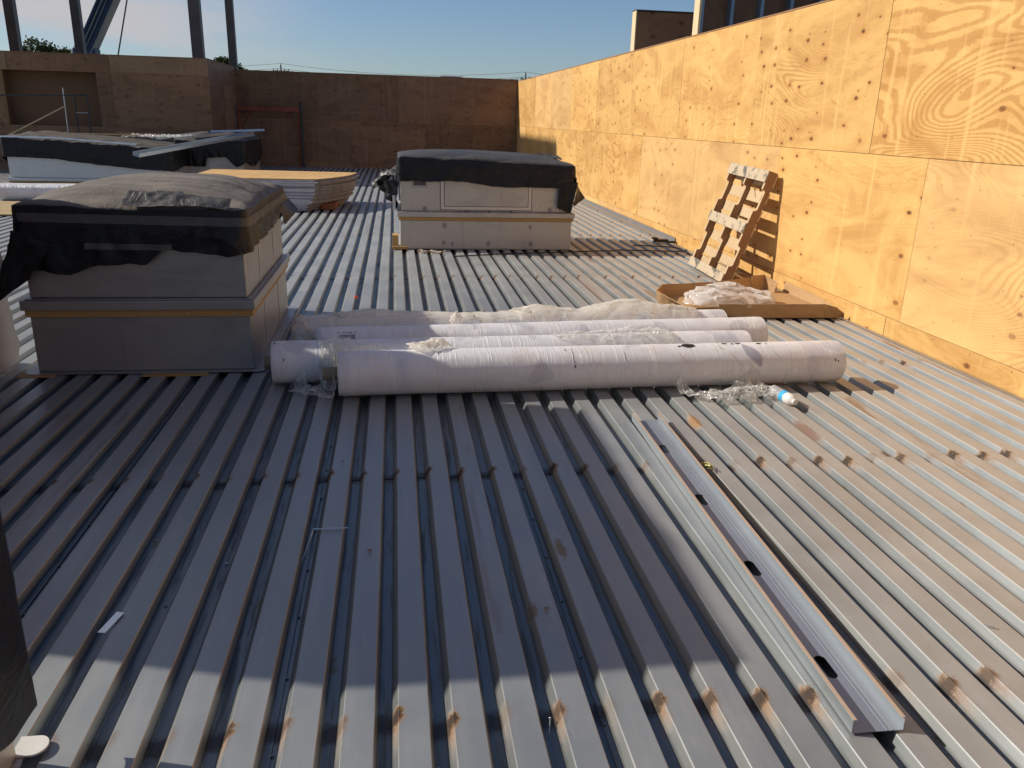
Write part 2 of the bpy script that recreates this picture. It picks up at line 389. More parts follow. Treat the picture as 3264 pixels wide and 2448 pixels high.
M_galvb = galv_mat('curb_sheet_metal_bright', (.62,.63,.63), .55, .4, .35)
M_stud = galv_mat('stud_metal', (.52,.57,.59), .7, .34)
M_strip = wood_mat('nailer_wood', (.50,.32,.12), (.36,.21,.08))
M_rollw = roll_mat()
M_core = wood_mat('cardboard_core', (.30,.26,.17), (.22,.18,.12))
M_layer = simple('roll_end_layers', (.42,.40,.40), .7, 0, .35, 60)
M_film = film_mat('clear_film', (.95,.94,.91), .10, .45, .06)
M_filmb = film_mat('beige_film', (.96,.91,.82), .35, .75, .10)
M_filmw = film_mat('bubble_film', (.96,.94,.92), .45, .85, .10)
M_wrap = film_mat('pallet_wrap', (.60,.56,.56), .75, .95, .2)
M_pal = wood_mat('pallet_wood', (.60,.44,.26), (.49,.345,.19), 1, 0.15)
M_pals = wood_mat('pallet_board_stained', (.56,.45,.31), (.46,.36,.24), 1, .95)
M_palb = wood_mat('pallet_stringer', (.36,.20,.105), (.27,.145,.075), 1, .15)
M_card = wood_mat('cardboard', (.46,.285,.14), (.40,.245,.115), .6)
M_steel = simple('primed_steel', (.10,.085,.085), .5, .2, .18, 3)
M_crane = simple('crane_blue', (.018,.06,.13), .5, .0, .2, 2)
M_craneg = simple('crane_grey', (.22,.25,.26), .5, .0, .15, 2)
M_black = simple('black_rubber', (.012,.012,.012), .5)
M_rope = simple('hemp_rope', (.42,.34,.24), .9)
M_orange = simple('orange_paint', (.25,.06,.03), .6, 0, .35, 6)
M_dkgreen = simple('green_grey_paint', (.045,.055,.055), .5, .1, .25, 6)
M_leaf = simple('leaves', (.095,.115,.04), .6, 0, .45, 1.2)
M_bark = simple('bark', (.09,.065,.045), .9, 0, .3, 3)
M_pole = simple('pole_wood', (.05,.04,.035), .9, 0, .2, 1)
M_roofm = simple('metal_roof', (.45,.46,.47), .45, .3, .2, .5)
M_wall = simple('stucco', (.45,.40,.34), .9)
M_lath = wood_mat('lath_wood', (.50,.38,.20), (.38,.27,.14))
M_whitepvc = simple('white_metal', (.62,.61,.57), .5, 0, .12, 9)
M_red = simple('orange_plastic', (.65,.08,.02), .4)
M_board = simple('board_edge_grey', (.42,.39,.42), .7, 0, .25, 5)
M_boardd = simple('board_edge_brown', (.24,.225,.225), .8, 0, .3, 9)
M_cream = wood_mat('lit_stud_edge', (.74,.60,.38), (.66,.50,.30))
M_blueg = simple('light_gauge_stud', (.20,.26,.34), .4, .5, .15, 3)

# ------------------------------------------------------------------ camera, light, world
CAM = Vector((0, 0, 1.59734))
yaw, pit, rol = .14711, .31704, .02841
f = Vector((math.sin(yaw)*math.cos(pit), math.cos(yaw)*math.cos(pit), -math.sin(pit)))
r = Vector((math.cos(yaw), -math.sin(yaw), 0)); u = r.cross(f)
r2 = r*math.cos(rol) + u*math.sin(rol); u2 = -r*math.sin(rol) + u*math.cos(rol)
cd = bpy.data.cameras.new('camera'); cam = bpy.data.objects.new('camera', cd); COL.objects.link(cam)
cd.sensor_width = 36; cd.lens = 36*2569.1/3264; cd.clip_end = 4000; cd.clip_start = .05
cam.matrix_world = Matrix(((r2.x, u2.x, -f.x, CAM.x), (r2.y, u2.y, -f.y, CAM.y), (r2.z, u2.z, -f.z, CAM.z), (0,0,0,1)))
sc.camera = cam

EL = R(33.4); az = math.atan2(-1, .28)      # azimuth from +Y toward +X
to_sun = Vector((math.sin(az)*math.cos(EL), math.cos(az)*math.cos(EL), math.sin(EL)))
sd = bpy.data.lights.new('sun', 'SUN'); sd.energy = 4.9; sd.angle = R(.53); sd.color = (1, .93, .82)
so = bpy.data.objects.new('sun', sd); COL.objects.link(so); so.rotation_euler = to_sun.to_track_quat('Z', 'Y').to_euler()
w = bpy.data.worlds.new('World'); sc.world = w; w.use_nodes = True
wt = w.node_tree; bg = wt.nodes['Background']; bg.inputs[1].default_value = .084
sk = wt.nodes.new('ShaderNodeTexSky'); sk.sky_type = 'NISHITA'; sk.sun_disc = False
sk.sun_elevation = EL; sk.sun_rotation = az; sk.air_density = 1.0; sk.dust_density = .35; sk.ozone_density = 3.5; sk.altitude = 50
# thin high cloud low in the sky on the sun side
tc = wt.nodes.new('ShaderNodeTexCoord'); mp = wt.nodes.new('ShaderNodeMapping'); mp.inputs['Scale'].default_value = (2.2, 2.2, 15)
wt.links.new(tc.outputs['Generated'], mp.inputs[0])
nn = wt.nodes.new('ShaderNodeTexNoise'); nn.inputs['Scale'].default_value = 1.6; nn.inputs['Detail'].default_value = 5; nn.inputs['Roughness'].default_value = .5
wt.links.new(mp.outputs[0], nn.inputs[0])
rp = wt.nodes.new('ShaderNodeMapRange'); rp.interpolation_type = 'SMOOTHSTEP'
for i, v in ((1, .40), (2, .62), (3, 0.0), (4, .9)): rp.inputs[i].default_value = v
wt.links.new(nn.outputs[0], rp.inputs[0])
sx = wt.nodes.new('ShaderNodeSeparateXYZ'); wt.links.new(tc.outputs['Generated'], sx.inputs[0])
ms = wt.nodes.new('ShaderNodeMapRange'); ms.interpolation_type = 'SMOOTHSTEP'
for i, v in ((1, -.04), (2, -.30), (3, 0.0), (4, 1.0)): ms.inputs[i].default_value = v
wt.links.new(sx.outputs[0], ms.inputs[0])
mm = wt.nodes.new('ShaderNodeMath'); mm.operation = 'MULTIPLY'; wt.links.new(rp.outputs[0], mm.inputs[0]); wt.links.new(ms.outputs[0], mm.inputs[1])
mx = wt.nodes.new('ShaderNodeMix'); mx.data_type = 'RGBA'
wt.links.new(mm.outputs[0], mx.inputs[0]); tn = wt.nodes.new('ShaderNodeMix'); tn.data_type = 'RGBA'; tn.blend_type = 'MULTIPLY'; tn.inputs[0].default_value = 1; tn.inputs[7].default_value = (.92, .975, 1.09, 1)
wt.links.new(sk.outputs[0], tn.inputs[6]); wt.links.new(tn.outputs[2], mx.inputs[6]); mx.inputs[7].default_value = (6.6, 6.3, 6.4, 1)
wt.links.new(mx.outputs[2], bg.inputs[0])
sc.view_settings.view_transform = 'Standard'; sc.view_settings.look = 'None'; sc.view_settings.exposure = 0.0
sc.cycles.use_denoising = True; sc.cycles.max_bounces = 10; sc.cycles.transparent_max_bounces = 16

# ------------------------------------------------------------------ ground and deck
g = MB(); g.face([(-1500,-1500,-6),(1500,-1500,-6),(1500,1500,-6),(-1500,1500,-6)])
tag(g.build('ground', simple('dry_ground', (.20,.17,.11), .95, 0, .3, .05)), kind='structure')

prof = [(-.0872,-.0025), (-.0850,0), (-.0014,0), (.0006,-.0025), (.0102,-.0360), (.0125,-.038), (.0458,-.038), (.0482,-.0355)]
xs = []
k0, k1 = -118, 26
for k in range(k0, k1+1):
    e = -.0817 + k*.1524
    for a, b in prof:
        x = e + a
        if x > 3.92: continue
        xs.append((x, b))
xs.append((3.925, xs[-1][1]))
d = MB(); LAP = [-1.45+4.98*i for i in range(7)]
starts = [-4.0] + [l for l in LAP]
for i, y0 in enumerate(starts):
    y1 = starts[i+1] + .05 if i+1 < len(starts) else 30.0
    n = max(2, int((y1-y0)/.3)); rows = []
    for j in range(n+1):
        t = j/n; y = lerp(y0, y1, t)
        rows.append([(x + .0022*nz(x*1.3, y*.5, i*1.7) + .0012*nz(x*7, y*1.9, 3), y + (.006*nz(x*1.7, i*3.1) if j == 0 else 0), z + (.0003 if z > -.02 else .0030)*(1-t) + .0014*nz(x*2, y*.7, 5) + .0008*nz(x*9, y*2.2, 8)) for x, z in xs])
    d.grid(rows)
# side-lap seams with button punches every sixth valley
for k in range(k0+2, k1, 6):
    e = -.0817 + k*.1524 + .030
    if e > 3.85: continue
    d.box(e-.0012, e+.0012, -3.9, 27, -.0375, -.0300)
    y = -1 + random.random()*.3
    while y < 27:
        if e > -6:
            for a in range(1):
                rows = [[(e+.006+rr*math.cos(2*PI*q/8), y+rr*math.sin(2*PI*q/8), zz) for q in range(8)] for rr, zz in ((.0045,-.0375),(.0045,-.031),(.001,-.030))]
                d.grid(rows, True)
        y += .30 + random.random()*.02
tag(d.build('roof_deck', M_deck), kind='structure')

# angle flashing along the foot of the right-hand wall
fl = MB(); fl.box(3.80, 3.915, 11.05, 26.9, .009, .013); fl.box(3.911, 3.915, 11.05, 26.9, .013, .07)
fl.box(3.875, 3.915, -3, 10.2, .004, .007)
tag(fl.build('wall_flashing', M_galv), 'thin grey metal flashing strip running along the foot of the sunny plywood wall', 'flashing')

# ------------------------------------------------------------------ plywood walls
def sheet(parent, M, L, H, T=.018, mat=None, edge=None, name='plywood_sheet', topdz=(0,0)):
    b = MB(); g = .0022 if mat is not M_plyb else .006; t = random.uniform(-.0012, .0012)
    p = [(g,g,t),(L-g,g,t),(L-g,H-g+topdz[1],t),(g,H-g+topdz[0],t)]
    q = [(x,y,t-T) for x,y,_ in p]
    b.face(p, 0); b.face(list(reversed(q)), 0)
    for i in range(4):
        j = (i+1) % 4; b.face([p[i], q[i], q[j], p[j]][::-1], 1)
    o = b.build(name, [mat, edge or M_plye], M=M); o.parent = parent
    return o
def frame(origin, ex, ey):
    ex = Vector(ex).normalized(); ey = Vector(ey).normalized(); ez = ex.cross(ey)
    return Matrix(((ex.x,ey.x,ez.x,origin[0]),(ex.y,ey.y,ez.y,origin[1]),(ex.z,ey.z,ez.z,origin[2]),(0,0,0,1)))
# right wall: face at X=3.927 looking -X ; along = -Y, up = Z  -> normal = (-Y) x Z = -X
XW = 3.927
def topz(y): return 2.690 + max(0, y-7)*.0028
wr = thing('plywood_wall', 'long sunlit plywood parapet wall on the right side of the deck', 'wall')
for zr0, zr1, y0 in ((.16, 1.405, 3.28-2.44*3), (1.405, None, 4.08-2.44*3), (-.02, .16, 5.9-2.44*4)):
    y = y0
    while y < 27.1:
        ye = min(y+2.44, 27.12)
        if zr1: sheet(wr, frame((XW, ye, zr0), (0,-1,0), (0,0,1)), ye-y, zr1-zr0, mat=M_ply)
        else: sheet(wr, frame((XW, ye, zr0), (0,-1,0), (0,0,1)), ye-y, 0, mat=M_plybold if 4 < y < 4.2 else M_ply, topdz=(topz(ye)-zr0, topz(y)-zr0))
        y += 2.44
core = MB()
core.v = [(XW+.02,-4.2,-.3),(XW+.14,-4.2,-.3),(XW+.14,27.3,-.3),(XW+.02,27.3,-.3),
          (XW+.02,-4.2,topz(0)-.012),(XW+.14,-4.2,topz(0)-.012),(XW+.14,27.3,topz(27.3)-.012),(XW+.02,27.3,topz(27.3)-.012)]
core.f = [(0,3,2,1),(4,5,6,7),(0,1,5,4),(1,2,6,5),(2,3,7,6),(3,0,4,7)]; core.mi = [0]*6
core.build('wall_core', M_plye, wr)
# ragged top plate
cap = MB(); y = -4
while y < 27:
    L = random.uniform(1.8, 3.2); ye = min(y+L, 27.1); tz = topz((y+ye)/2)
    M = frame((XW-.004, y, topz(y)+.001), (0, 1, (topz(ye)-topz(y))/(ye-y)), (-1,0,0))
    cap.box(0, ye-y-.004, -.15, 0.0, .0, .012+random.uniform(0,.006), M=M); y = ye
cap.build('top_plate', M_palb, wr)

# back wall: face looks -Y at Y=27 ; along = +X, up = Z -> normal = X x Z = -Y
wb = thing('plywood_wall', 'shaded brown plywood parapet wall across the far end of the deck', 'wall')
ZB = 2.79
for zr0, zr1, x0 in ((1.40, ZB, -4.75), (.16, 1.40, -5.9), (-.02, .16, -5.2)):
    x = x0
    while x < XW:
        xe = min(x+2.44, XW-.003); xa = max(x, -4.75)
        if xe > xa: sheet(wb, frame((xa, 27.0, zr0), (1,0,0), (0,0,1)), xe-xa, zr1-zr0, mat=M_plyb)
        x += 2.44
b = MB(); b.box(-4.75, XW, 27.02, 27.14, -.3, ZB-.012); b.build('wall_core', M_plye, wb)
b = MB(); b.box(-4.75, XW, 26.99, 27.15, ZB, ZB+.014); b.build('top_plate', M_palb, wb)
# patches screwed on the back wall
for x0, x1, z0, z1 in ((-1.35, 1.0, .12, 1.26), (-.35, .35, .0, .32)):
    sheet(wb, frame((x0, 26.978-.004*(z0 < .1), z0), (1,0,0), (0,0,1)), x1-x0, z1-z0, .012, M_plyb, name='plywood_patch')

# left bay, nearer than the back wall
YL, XL, ZL = 23.2, -4.75, 2.87
wl = thing('plywood_wall', 'shaded brown plywood wall of the projecting bay, left, with a dark recess', 'wall')
hx0, hx1, hz0, hz1 = -9.75, -7.5, 1.12, 2.45
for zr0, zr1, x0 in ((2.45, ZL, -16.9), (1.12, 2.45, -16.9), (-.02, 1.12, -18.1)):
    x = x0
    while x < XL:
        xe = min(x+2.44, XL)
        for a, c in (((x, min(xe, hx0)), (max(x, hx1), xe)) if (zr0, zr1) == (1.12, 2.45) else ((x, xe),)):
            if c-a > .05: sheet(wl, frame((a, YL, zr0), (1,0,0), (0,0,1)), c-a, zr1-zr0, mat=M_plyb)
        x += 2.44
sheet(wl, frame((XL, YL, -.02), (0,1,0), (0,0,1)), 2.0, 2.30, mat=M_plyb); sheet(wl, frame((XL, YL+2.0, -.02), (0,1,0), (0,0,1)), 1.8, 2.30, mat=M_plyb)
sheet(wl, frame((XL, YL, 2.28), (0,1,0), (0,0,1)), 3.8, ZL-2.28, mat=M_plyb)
b = MB(); b.box(-16.9, XL-.02, YL+.03, YL+.12, -.3, hz0); b.box(-16.9, XL-.02, YL+.03, YL+.12, hz1, ZL-.012)
b.box(-16.9, hx0, YL+.03, YL+.12, hz0, hz1); b.box(hx1, XL-.02, YL+.03, YL+.12, hz0, hz1)
b.box(XL-.14, XL-.02, YL+.12, 27, -.3, ZL-.012); b.build('wall_core', M_plye, wl)
b = MB(); b.box(-16.9, XL+.01, YL-.01, YL+.14, ZL, ZL+.014); b.box(XL-.15, XL+.01, YL+.14, 27, ZL, ZL+.014); b.build('top_plate', M_palb, wl)
b = MB(); Yr = YL+.42      # the recess: back, cheeks, head and sill
b.box(hx0, hx1, Yr, Yr+.03, hz0, hz1); b.box(hx0-.03, hx0, YL+.12, Yr, hz0, hz1); b.box(hx1, hx1+.03, YL+.12, Yr, hz0, hz1)
b.box(hx0, hx1, YL+.12, Yr, hz1, hz1+.03); b.box(hx0, hx1, YL+.12, Yr, hz0-.03, hz0)
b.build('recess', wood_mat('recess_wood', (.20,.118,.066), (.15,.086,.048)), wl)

# unseen tall block, added beyond the left of the deck to shade its far end
nb = thing('shade_block', 'unseen tall block added past the left end of the deck to shade its far end', 'shade_block', (-18.3, 28.8, 0))
b = MB(); b.box(-22.2, -14.4, 25.5, 32, -6, 13.4); rel(b.build('wall', M_plyb), nb)
b = MB(); b.box(-22.35, -14.25, 25.35, 32.15, 13.402, 13.6); rel(b.build('roof', M_steel), nb)
for zz in (3, 7, 11):
    for yy in (26.8, 29.6):
        b = MB(); b.box(-14.397, -14.36, yy, yy+1.1, zz-.7, zz+.7); rel(b.build('window', M_black), nb)

# stepped plywood and stud walls that rise beyond the right-hand wall
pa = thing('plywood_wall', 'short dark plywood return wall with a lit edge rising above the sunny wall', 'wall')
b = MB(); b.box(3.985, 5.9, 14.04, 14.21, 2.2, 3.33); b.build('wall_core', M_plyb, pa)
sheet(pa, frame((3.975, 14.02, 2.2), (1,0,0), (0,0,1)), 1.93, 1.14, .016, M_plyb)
b = MB(); b.box(3.955, 3.974, 14.005, 14.22, 2.2, 3.345); b.build('end_board', M_cream, pa)
b = MB(); b.box(3.95, 5.95, 14.0, 14.23, 3.346, 3.36); b.build('top_plate', M_steel, pa)
pb = thing('stud_wall', 'taller open stud wall of grey metal studs behind the top of the sunny wall', 'wall')
b = MB(); b.box(3.985, 7.4, 11.18, 11.2, 2.2, 4.6); b.build('sheathing', M_plyb, pb)
b = MB(); b.box(3.945, 3.975, 11.0, 11.2, 2.2, 4.6); b.build('end_board', M_cream, pb)
for i in range(9):
    x = 3.978 + i*.407
    s = MB(); s.box(x, x+.0025, 11.03, 11.178, 2.2, 4.6); s.box(x+.0025, x+.042, 11.03, 11.0325, 2.2, 4.6); s.box(x+.0395, x+.042, 11.0325, 11.05, 2.2, 4.6)
    s.box(x+.0025, x+.042, 11.1755, 11.178, 2.2, 4.6)
    s.build('stud', M_blueg, pb)

# ------------------------------------------------------------------ roof curbs
def curb(label, x0, x1, y0, y1, h, mat, flange=.10, blocks=(), zc=.40, up_in=.012):
    t = thing('roof_curb', label, 'roof curb', ((x0+x1)/2, (y0+y1)/2, 0), group='sheet metal roof curbs')
    b = MB(); b.box(x0, x1, y0, y1, .012, zc-.035); rel(b.build('lower_body', mat, bevel=.006), t)
    b = MB()
    for i in range(4): pass
    n = 3
    b.box(x0-.018, x1+.018, y0-.018, y1+.018, zc-.033, zc+.008); rel(b.build('wood_strip', M_strip), t)
    b = MB(); b.box(x0-.035, x1+.035, y0-.035, y1+.035, zc+.010, zc+.070); b.box(x0-.012, x1+.012, y0-.012, y1+.012, zc+.0705, zc+.078)
    rel(b.build('cap_flashing', mat, bevel=.005), t)
    b = MB(); b.box(x0+up_in, x1-up_in, y0+up_in, y1-up_in, zc+.079, h); rel(b.build('upper_body', mat, bevel=.008), t)
    # rounded-corner base flange
    r_ = .05; pts = []
    X0, X1, Y0, Y1 = x0-flange, x1+flange, y0-flange*.7, y1+flange
    for cx, cy, a0 in ((X1-r_, Y1-r_, 0), (X0+r_, Y1-r_, 90), (X0+r_, Y0+r_, 180), (X1-r_, Y0+r_, 270)):
        for q in range(6): a = R(a0+18*q); pts.append((cx+r_*math.cos(a), cy+r_*math.sin(a)))
    b = MB(); b.prism(pts, .008, .0115); rel(b.build('base_flange', mat), t)
    for q in blocks:
        b = MB(); b.box(*q); rel(b.build('wood_block', M_strip, bevel=.003), t)
    b = MB()
    for i in range(5):
        x = lerp(x0+.1, x1-.1, i/4); b.tube([(x, y0-.0185, zc-.012), (x, y0-.022, zc-.012)], .005, 8)
        y = lerp(y0+.1, y1-.1, i/4); b.tube([(x1+.0185, y, zc-.012), (x1+.022, y, zc-.012)], .005, 8)
    rel(b.build('screws', M_stud), t)
    return t
c1 = curb('grey metal roof curb nearest the white rolls, under the dusty black cover', -2.235, -.925, 5.19, 6.95, 1.0, M_galv, .075,
          blocks=((-2.33,-2.12,5.10,5.2,-.0,.0075), (-1.6,-1.2,5.085,5.2,.0,.0075)))
b = MB()
for yy in (5.72, 6.4):
    b.box(-.9365, -.9325, yy, yy+.018, .48, .99); b.box(-.9245, -.921, yy+.02, yy+.035, .02, .36)
rel(b.build('side_seam', M_galvb), c1)
c2 = curb('pale metal roof curb in mid deck with an access door, beside the sunny wall', .055, 2.24, 10.3, 11.6, 1.06, M_galv2, .03,
          blocks=((-.03,.05,10.26,10.35,-.0,.0075), (-.05,.14,10.235,10.268,.009,.045), (-.045,.03,10.42,10.62,.012,.16)))
b = MB(); zd0, zd1 = .50, .98
b.box(.56, 1.71, 10.306, 10.311, zd0, zd1); rel(b.build('door_frame', galv_mat('door_frame_metal', (.64,.59,.55), .4, .42), bevel=.002), c2)
b = MB(); b.box(.608, 1.665, 10.300, 10.3055, zd0+.045, zd1-.03); dp = rel(b.build('access_door', M_galv2, bevel=.002), c2)
b = MB()
for a in ((.555,.5595,zd0-.004,zd1), (1.7105,1.715,zd0-.004,zd1)): b.box(a[0], a[1], 10.304, 10.3115, a[2], a[3])
b.box(.555, 1.715, 10.304, 10.3115, zd0-.0045, zd0-.0005)
b.box(.603, .6075, 10.299, 10.3058, zd0+.040, zd1-.03); b.box(1.6655, 1.67, 10.299, 10.3058, zd0+.040, zd1-.03); b.box(.6076, 1.6654, 10.299, 10.3058, zd0+.040, zd0+.0445)
rel(b.build('door_gasket', simple('gasket', (.07,.045,.035), .8)), c2)
b = MB(); b.box(.20, .40, 10.306, 10.311, .76, .93); rel(b.build('latch_plate', M_galv, bevel=.002), c2)
b = MB(); b.box(.225, .375, 10.302, 10.3055, .79, .91); rel(b.build('latch_recess', M_steel), c2)
b = MB(); b.box(-.035, -.0, 10.32, 11.3, .485, .66); rel(b.build('side_flange', M_galvb), c2)
c3 = curb('wide bright metal roof curb, far left, below the long black cover with blue-white tape', -8.2, -4.86, 19.15, 21.6, .76, M_galvb, .06, zc=.05)
c4 = curb('white metal roof curb behind, right of the wide one, with grey studs on top', -5.05, -3.56, 20.5, 24.0-.95, .92, M_galv2, .12, zc=.06)
c5 = curb('metal roof curb at the bottom left corner of the photo under black plastic', -2.5, -.985, -.9, 1.82, 1.0, M_galv2, .02)
b = MB(); pts = [(-1.0,1.812)] + [(-.955+.034*math.cos(R(q)), 1.848+.036*math.sin(R(q))) for q in range(-80, 81, 10)] + [(-1.0,1.884)]
b.prism(pts, .0125, .018); rel(b.build('flange_tab', M_whitepvc), c5)

# ------------------------------------------------------------------ black plastic covers
def tarp(name, label, x0, x1, y0, y1, zedge, bulge, hem, mat, corner=.05, amp=.012, puff=.02, seed=0., mseg=30, K=26, fold=.022, tilt=(0,0), ridge=.02, group='black plastic covers on the roof curbs'):
    """hem(s) with s: 0-1 front (left to right), 1-2 right, 2-3 back, 3-4 left ; returns hem height"""
    loop = []
    segs = ((x0,y0,x1,y0), (x1,y0,x1,y1), (x1,y1,x0,y1), (x0,y1,x0,y0))
    for q, (xa, ya, xb, yb) in enumerate(segs):
        L = math.hypot(xb-xa, yb-ya); n = int(max(12, L/.022))
        for i in range(n):
            t = i/n; loop.append((lerp(xa,xb,t), lerp(ya,yb,t), q+t))
    cx, cy = (x0+x1)/2, (y0+y1)/2
    # round the corners a little
    def rnd(x, y):
        dx = min(x-x0, x1-x); dy = min(y-y0, y1-y)
        if dx < corner and dy < corner:
            ax, ay = corner-dx, corner-dy; dd = math.hypot(ax, ay)
            if dd > corner:
                k = corner/dd
                x += (1 if x < cx else -1)*(ax-ax*k); y += (1 if y < cy else -1)*(ay-ay*k)
        return x, y
    def top(x, y):
        uu = (x-cx)/((x1-x0)/2); vv = (y-cy)/((y1-y0)/2)
        zz = zedge + tilt[0]*uu + tilt[1]*vv
        zz += bulge*max(0, 1-abs(uu)**3)*max(0, 1-abs(vv)**2.6)
        e = max(abs(uu), abs(vv))
        zz += ridge*(crump(x*1.5+seed, y*2.3, seed, 3)-.45)*(.35+.65*e)
        zz += .5*ridge*abs(nz(x*5+seed, y*5+uu*3, 2))*(e**3)
        return zz
    rows = []
    for k in range(K):
        t = k/(K-1); t = 1-(1-t)**1.35 if k else .002
        row = []
        for x, y, s in loop:
            X, Y = cx+(x-cx)*t, cy+(y-cy)*t
            if t > .8: X2, Y2 = rnd(cx+(x-cx), cy+(y-cy)); X2, Y2 = cx+(X2-cx)*t, cy+(Y2-cy)*t; X, Y = X2, Y2
            z = top(X, Y)
            if t > .93: z -= .018*((t-.93)/.07)**2
            row.append((X, Y, z))
        rows.append(row)
    nrm = ((0,-1),(1,0),(0,1),(-1,0))
    def side(i, t, off=0.0):
        x, y, s = loop[i % len(loop)]; X, Y = rnd(x, y); q = int(s) % 4; fr = s-int(s)
        nx, ny = nrm[q]
        if fr < .06 or fr > .94:
            q2 = (q-1) % 4 if fr < .06 else (q+1) % 4
            wgt = .5*(1-(fr if fr < .06 else 1-fr)/.06)
            nx, ny = nx*(1-wgt)+nrm[q2][0]*wgt, ny*(1-wgt)+nrm[q2][1]*wgt
        ze = top(X, Y)-.018; zh = hem(s) + .014*nz(s*14+seed, 3.3) + .006*nz(s*50+seed, 1)
        z = lerp(ze, zh, t)
        ds = s*9+seed
        o = puff*math.sin(min(1, t*1.3)*PI*.5)
        o += fold*t*(abs(nz(ds, t*1.2, seed))*1.5-.3) + .45*fold*min(1, t*2)*(abs(nz(ds*3.3+t*.8, t*1.1, seed+4))-.2) + .004*nz(ds*9, t*6, seed) + amp*(crump(s*7+seed, t*2.3, seed+2)-.5)*min(1, t*4)
        o = max(o, .004*min(1, t*6)) + off
        return (X+nx*o, Y+ny*o, z)
    for j in range(1, mseg+1): rows.append([side(i, j/mseg) for i in range(len(loop))])
    b = MB(); b.grid(rows[::-1], True); b.f.append(tuple(range((len(rows)-1)*len(loop), len(rows)*len(loop)))[::-1]); b.mi.append(0)
    o = b.build(name, mat, smooth=True)
    tag(o, label, 'plastic cover', group)
    return o, loop, side
def strip(side, loop, s0, s1, zfun, width, off, name, mat, parent):
    """a tape laid along the skirt at height zfun(s), width in metres"""
    idx = [i for i, l in enumerate(loop) if s0 <= l[2] <= s1]; rows = []
    for e in (0, .25, .5, .75, 1):
        row = []
        for i in idx:
            za, zb = side(i, 0.0)[2], side(i, 1.0)[2]; z = zfun(loop[i][2])+width*(.5-e)
            row.append(side(i, (za-z)/(za-zb), off))
        rows.append(row)
    b = MB(); b.grid(rows); o = b.build(name, mat, smooth=True); o.parent = parent; return o
def patch(corners, nu, nv, amp, freq=6, seed=0., mid=None, name='flap', mat=None, parent=None, ragged=.0, sag=0.0):
    a, b_, c, d_ = [Vector(p) for p in corners]      # a-b along u, d-c along u
    n = (b_-a).cross(d_-a).normalized(); rows = []
    for j in range(nv+1):
        v = j/nv; row = []
        for i in range(nu+1):
            t = i/nu; e = ragged*nz(t*9+seed, seed)
            vv = v*(1+e)
            p = (a*(1-t)+b_*t)*(1-vv) + (d_*(1-t)+c*t)*vv
            p = p + n*(amp*(crump(p.x*freq+seed, p.y*freq, p.z*freq)-.45) + sag*math.sin(PI*t)*math.sin(PI*v))
            row.append(p)
        rows.append(row)
    m = MB(); m.grid(rows); o = m.build(name, mat, smooth=True)
    if parent is not None: o.parent = parent
    return o

h1 = [(0,.66),(.10,.655),(.22,.63),(.34,.69),(.55,.70),(.63,.785),(.72,.77),(.9,.745),(1.0,.77),(1.15,.80),(1.6,.80),(1.85,.83),(2,.86),(2.5,.8),(3,.8),(3.6,.72),(4,.66)]
t1, lp1, sd1 = tarp('plastic_cover', 'dusty brown-black plastic cover bulging over the curb left of the white rolls', -2.245, -.905, 5.165, 6.98, 1.045, .125,
                    lambda s: interp(h1, s), M_tarp, seed=3.1, ridge=.035, fold=.03)
strip(sd1, lp1, 0.02, 1.98, lambda s: .975 - .02*min(s,1), .052, .004, 'tape', M_tape, t1)
strip(sd1, lp1, .30, .68, lambda s: .815-.02*s, .036, .006, 'tape', M_tape, t1)
patch([(-2.19,5.15,.96),(-2.24,5.45,.93),(-2.50,5.45,.60),(-2.42,5.10,.43)], 14, 22, .05, 5, 1.2, name='corner_flap', mat=M_tarp, parent=t1)
patch([(-2.03,5.13,.82),(-2.24,5.14,.90),(-2.40,5.12,.45),(-2.16,5.10,.62)], 12, 18, .04, 6, 4.2, name='corner_flap', mat=M_tarp, parent=t1)
patch([(-.90,6.5,.94),(-.90,7.0,.95),(-.80,7.02,.84),(-.87,6.6,.76)], 10, 10, .03, 6, 2.2, name='corner_flap', mat=M_tarp2, parent=t1)
M_shiny = tarp_mat('shiny_black_plastic', .32); M_shiny.node_tree.nodes['Principled BSDF'].inputs['Specular IOR Level'].default_value = .8
patch([(-1.60,5.27,1.12),(-1.28,5.27,1.125),(-1.26,5.155,1.045),(-1.62,5.155,1.05)], 30, 16, .024, 6, 7.7, name='folded_edge', mat=M_shiny, parent=t1)
patch([(-1.32,5.25,1.115),(-.99,5.22,1.09),(-1.0,5.155,1.03),(-1.30,5.155,1.06)], 30, 16, .018, 5, 3.4, name='folded_edge', mat=M_shiny, parent=t1)

h2 = [(0,.84),(.15,.845),(.35,.845),(.5,.80),(.6,.79),(.95,.79),(1,.75),(1.3,.6),(1.6,.8),(2,.8),(3,.8),(3.7,.72),(4,.84)]
t2, lp2, sd2 = tarp('plastic_cover', 'black plastic cover draped over the pale curb with the access door', .035, 2.262, 10.275, 11.62, 1.11, .085,
                    lambda s: interp(h2, s), M_tarp2, seed=8.4, tilt=(-.034, .004), fold=.018, ridge=.03)
patch([(2.05,10.255,.84),(2.29,10.25,.86),(2.21,10.24,.47),(2.03,10.24,.54)], 10, 18, .03, 6, 5.5, name='hanging_flap', mat=M_tarp2, parent=t2, ragged=.1)
patch([(2.28,10.25,.92),(2.29,10.6,.9),(2.42,10.42,.66),(2.24,10.27,.56)], 10, 14, .05, 6, 1.5, name='hanging_flap', mat=M_tarp2, parent=t2)
patch([(.03,10.30,.98),(.03,11.0,.98),(-.30,10.9,.70),(-.22,10.4,.80)], 16, 16, .16, 5, 9.5, name='gathered_flap', mat=M_tarp2, parent=t2)
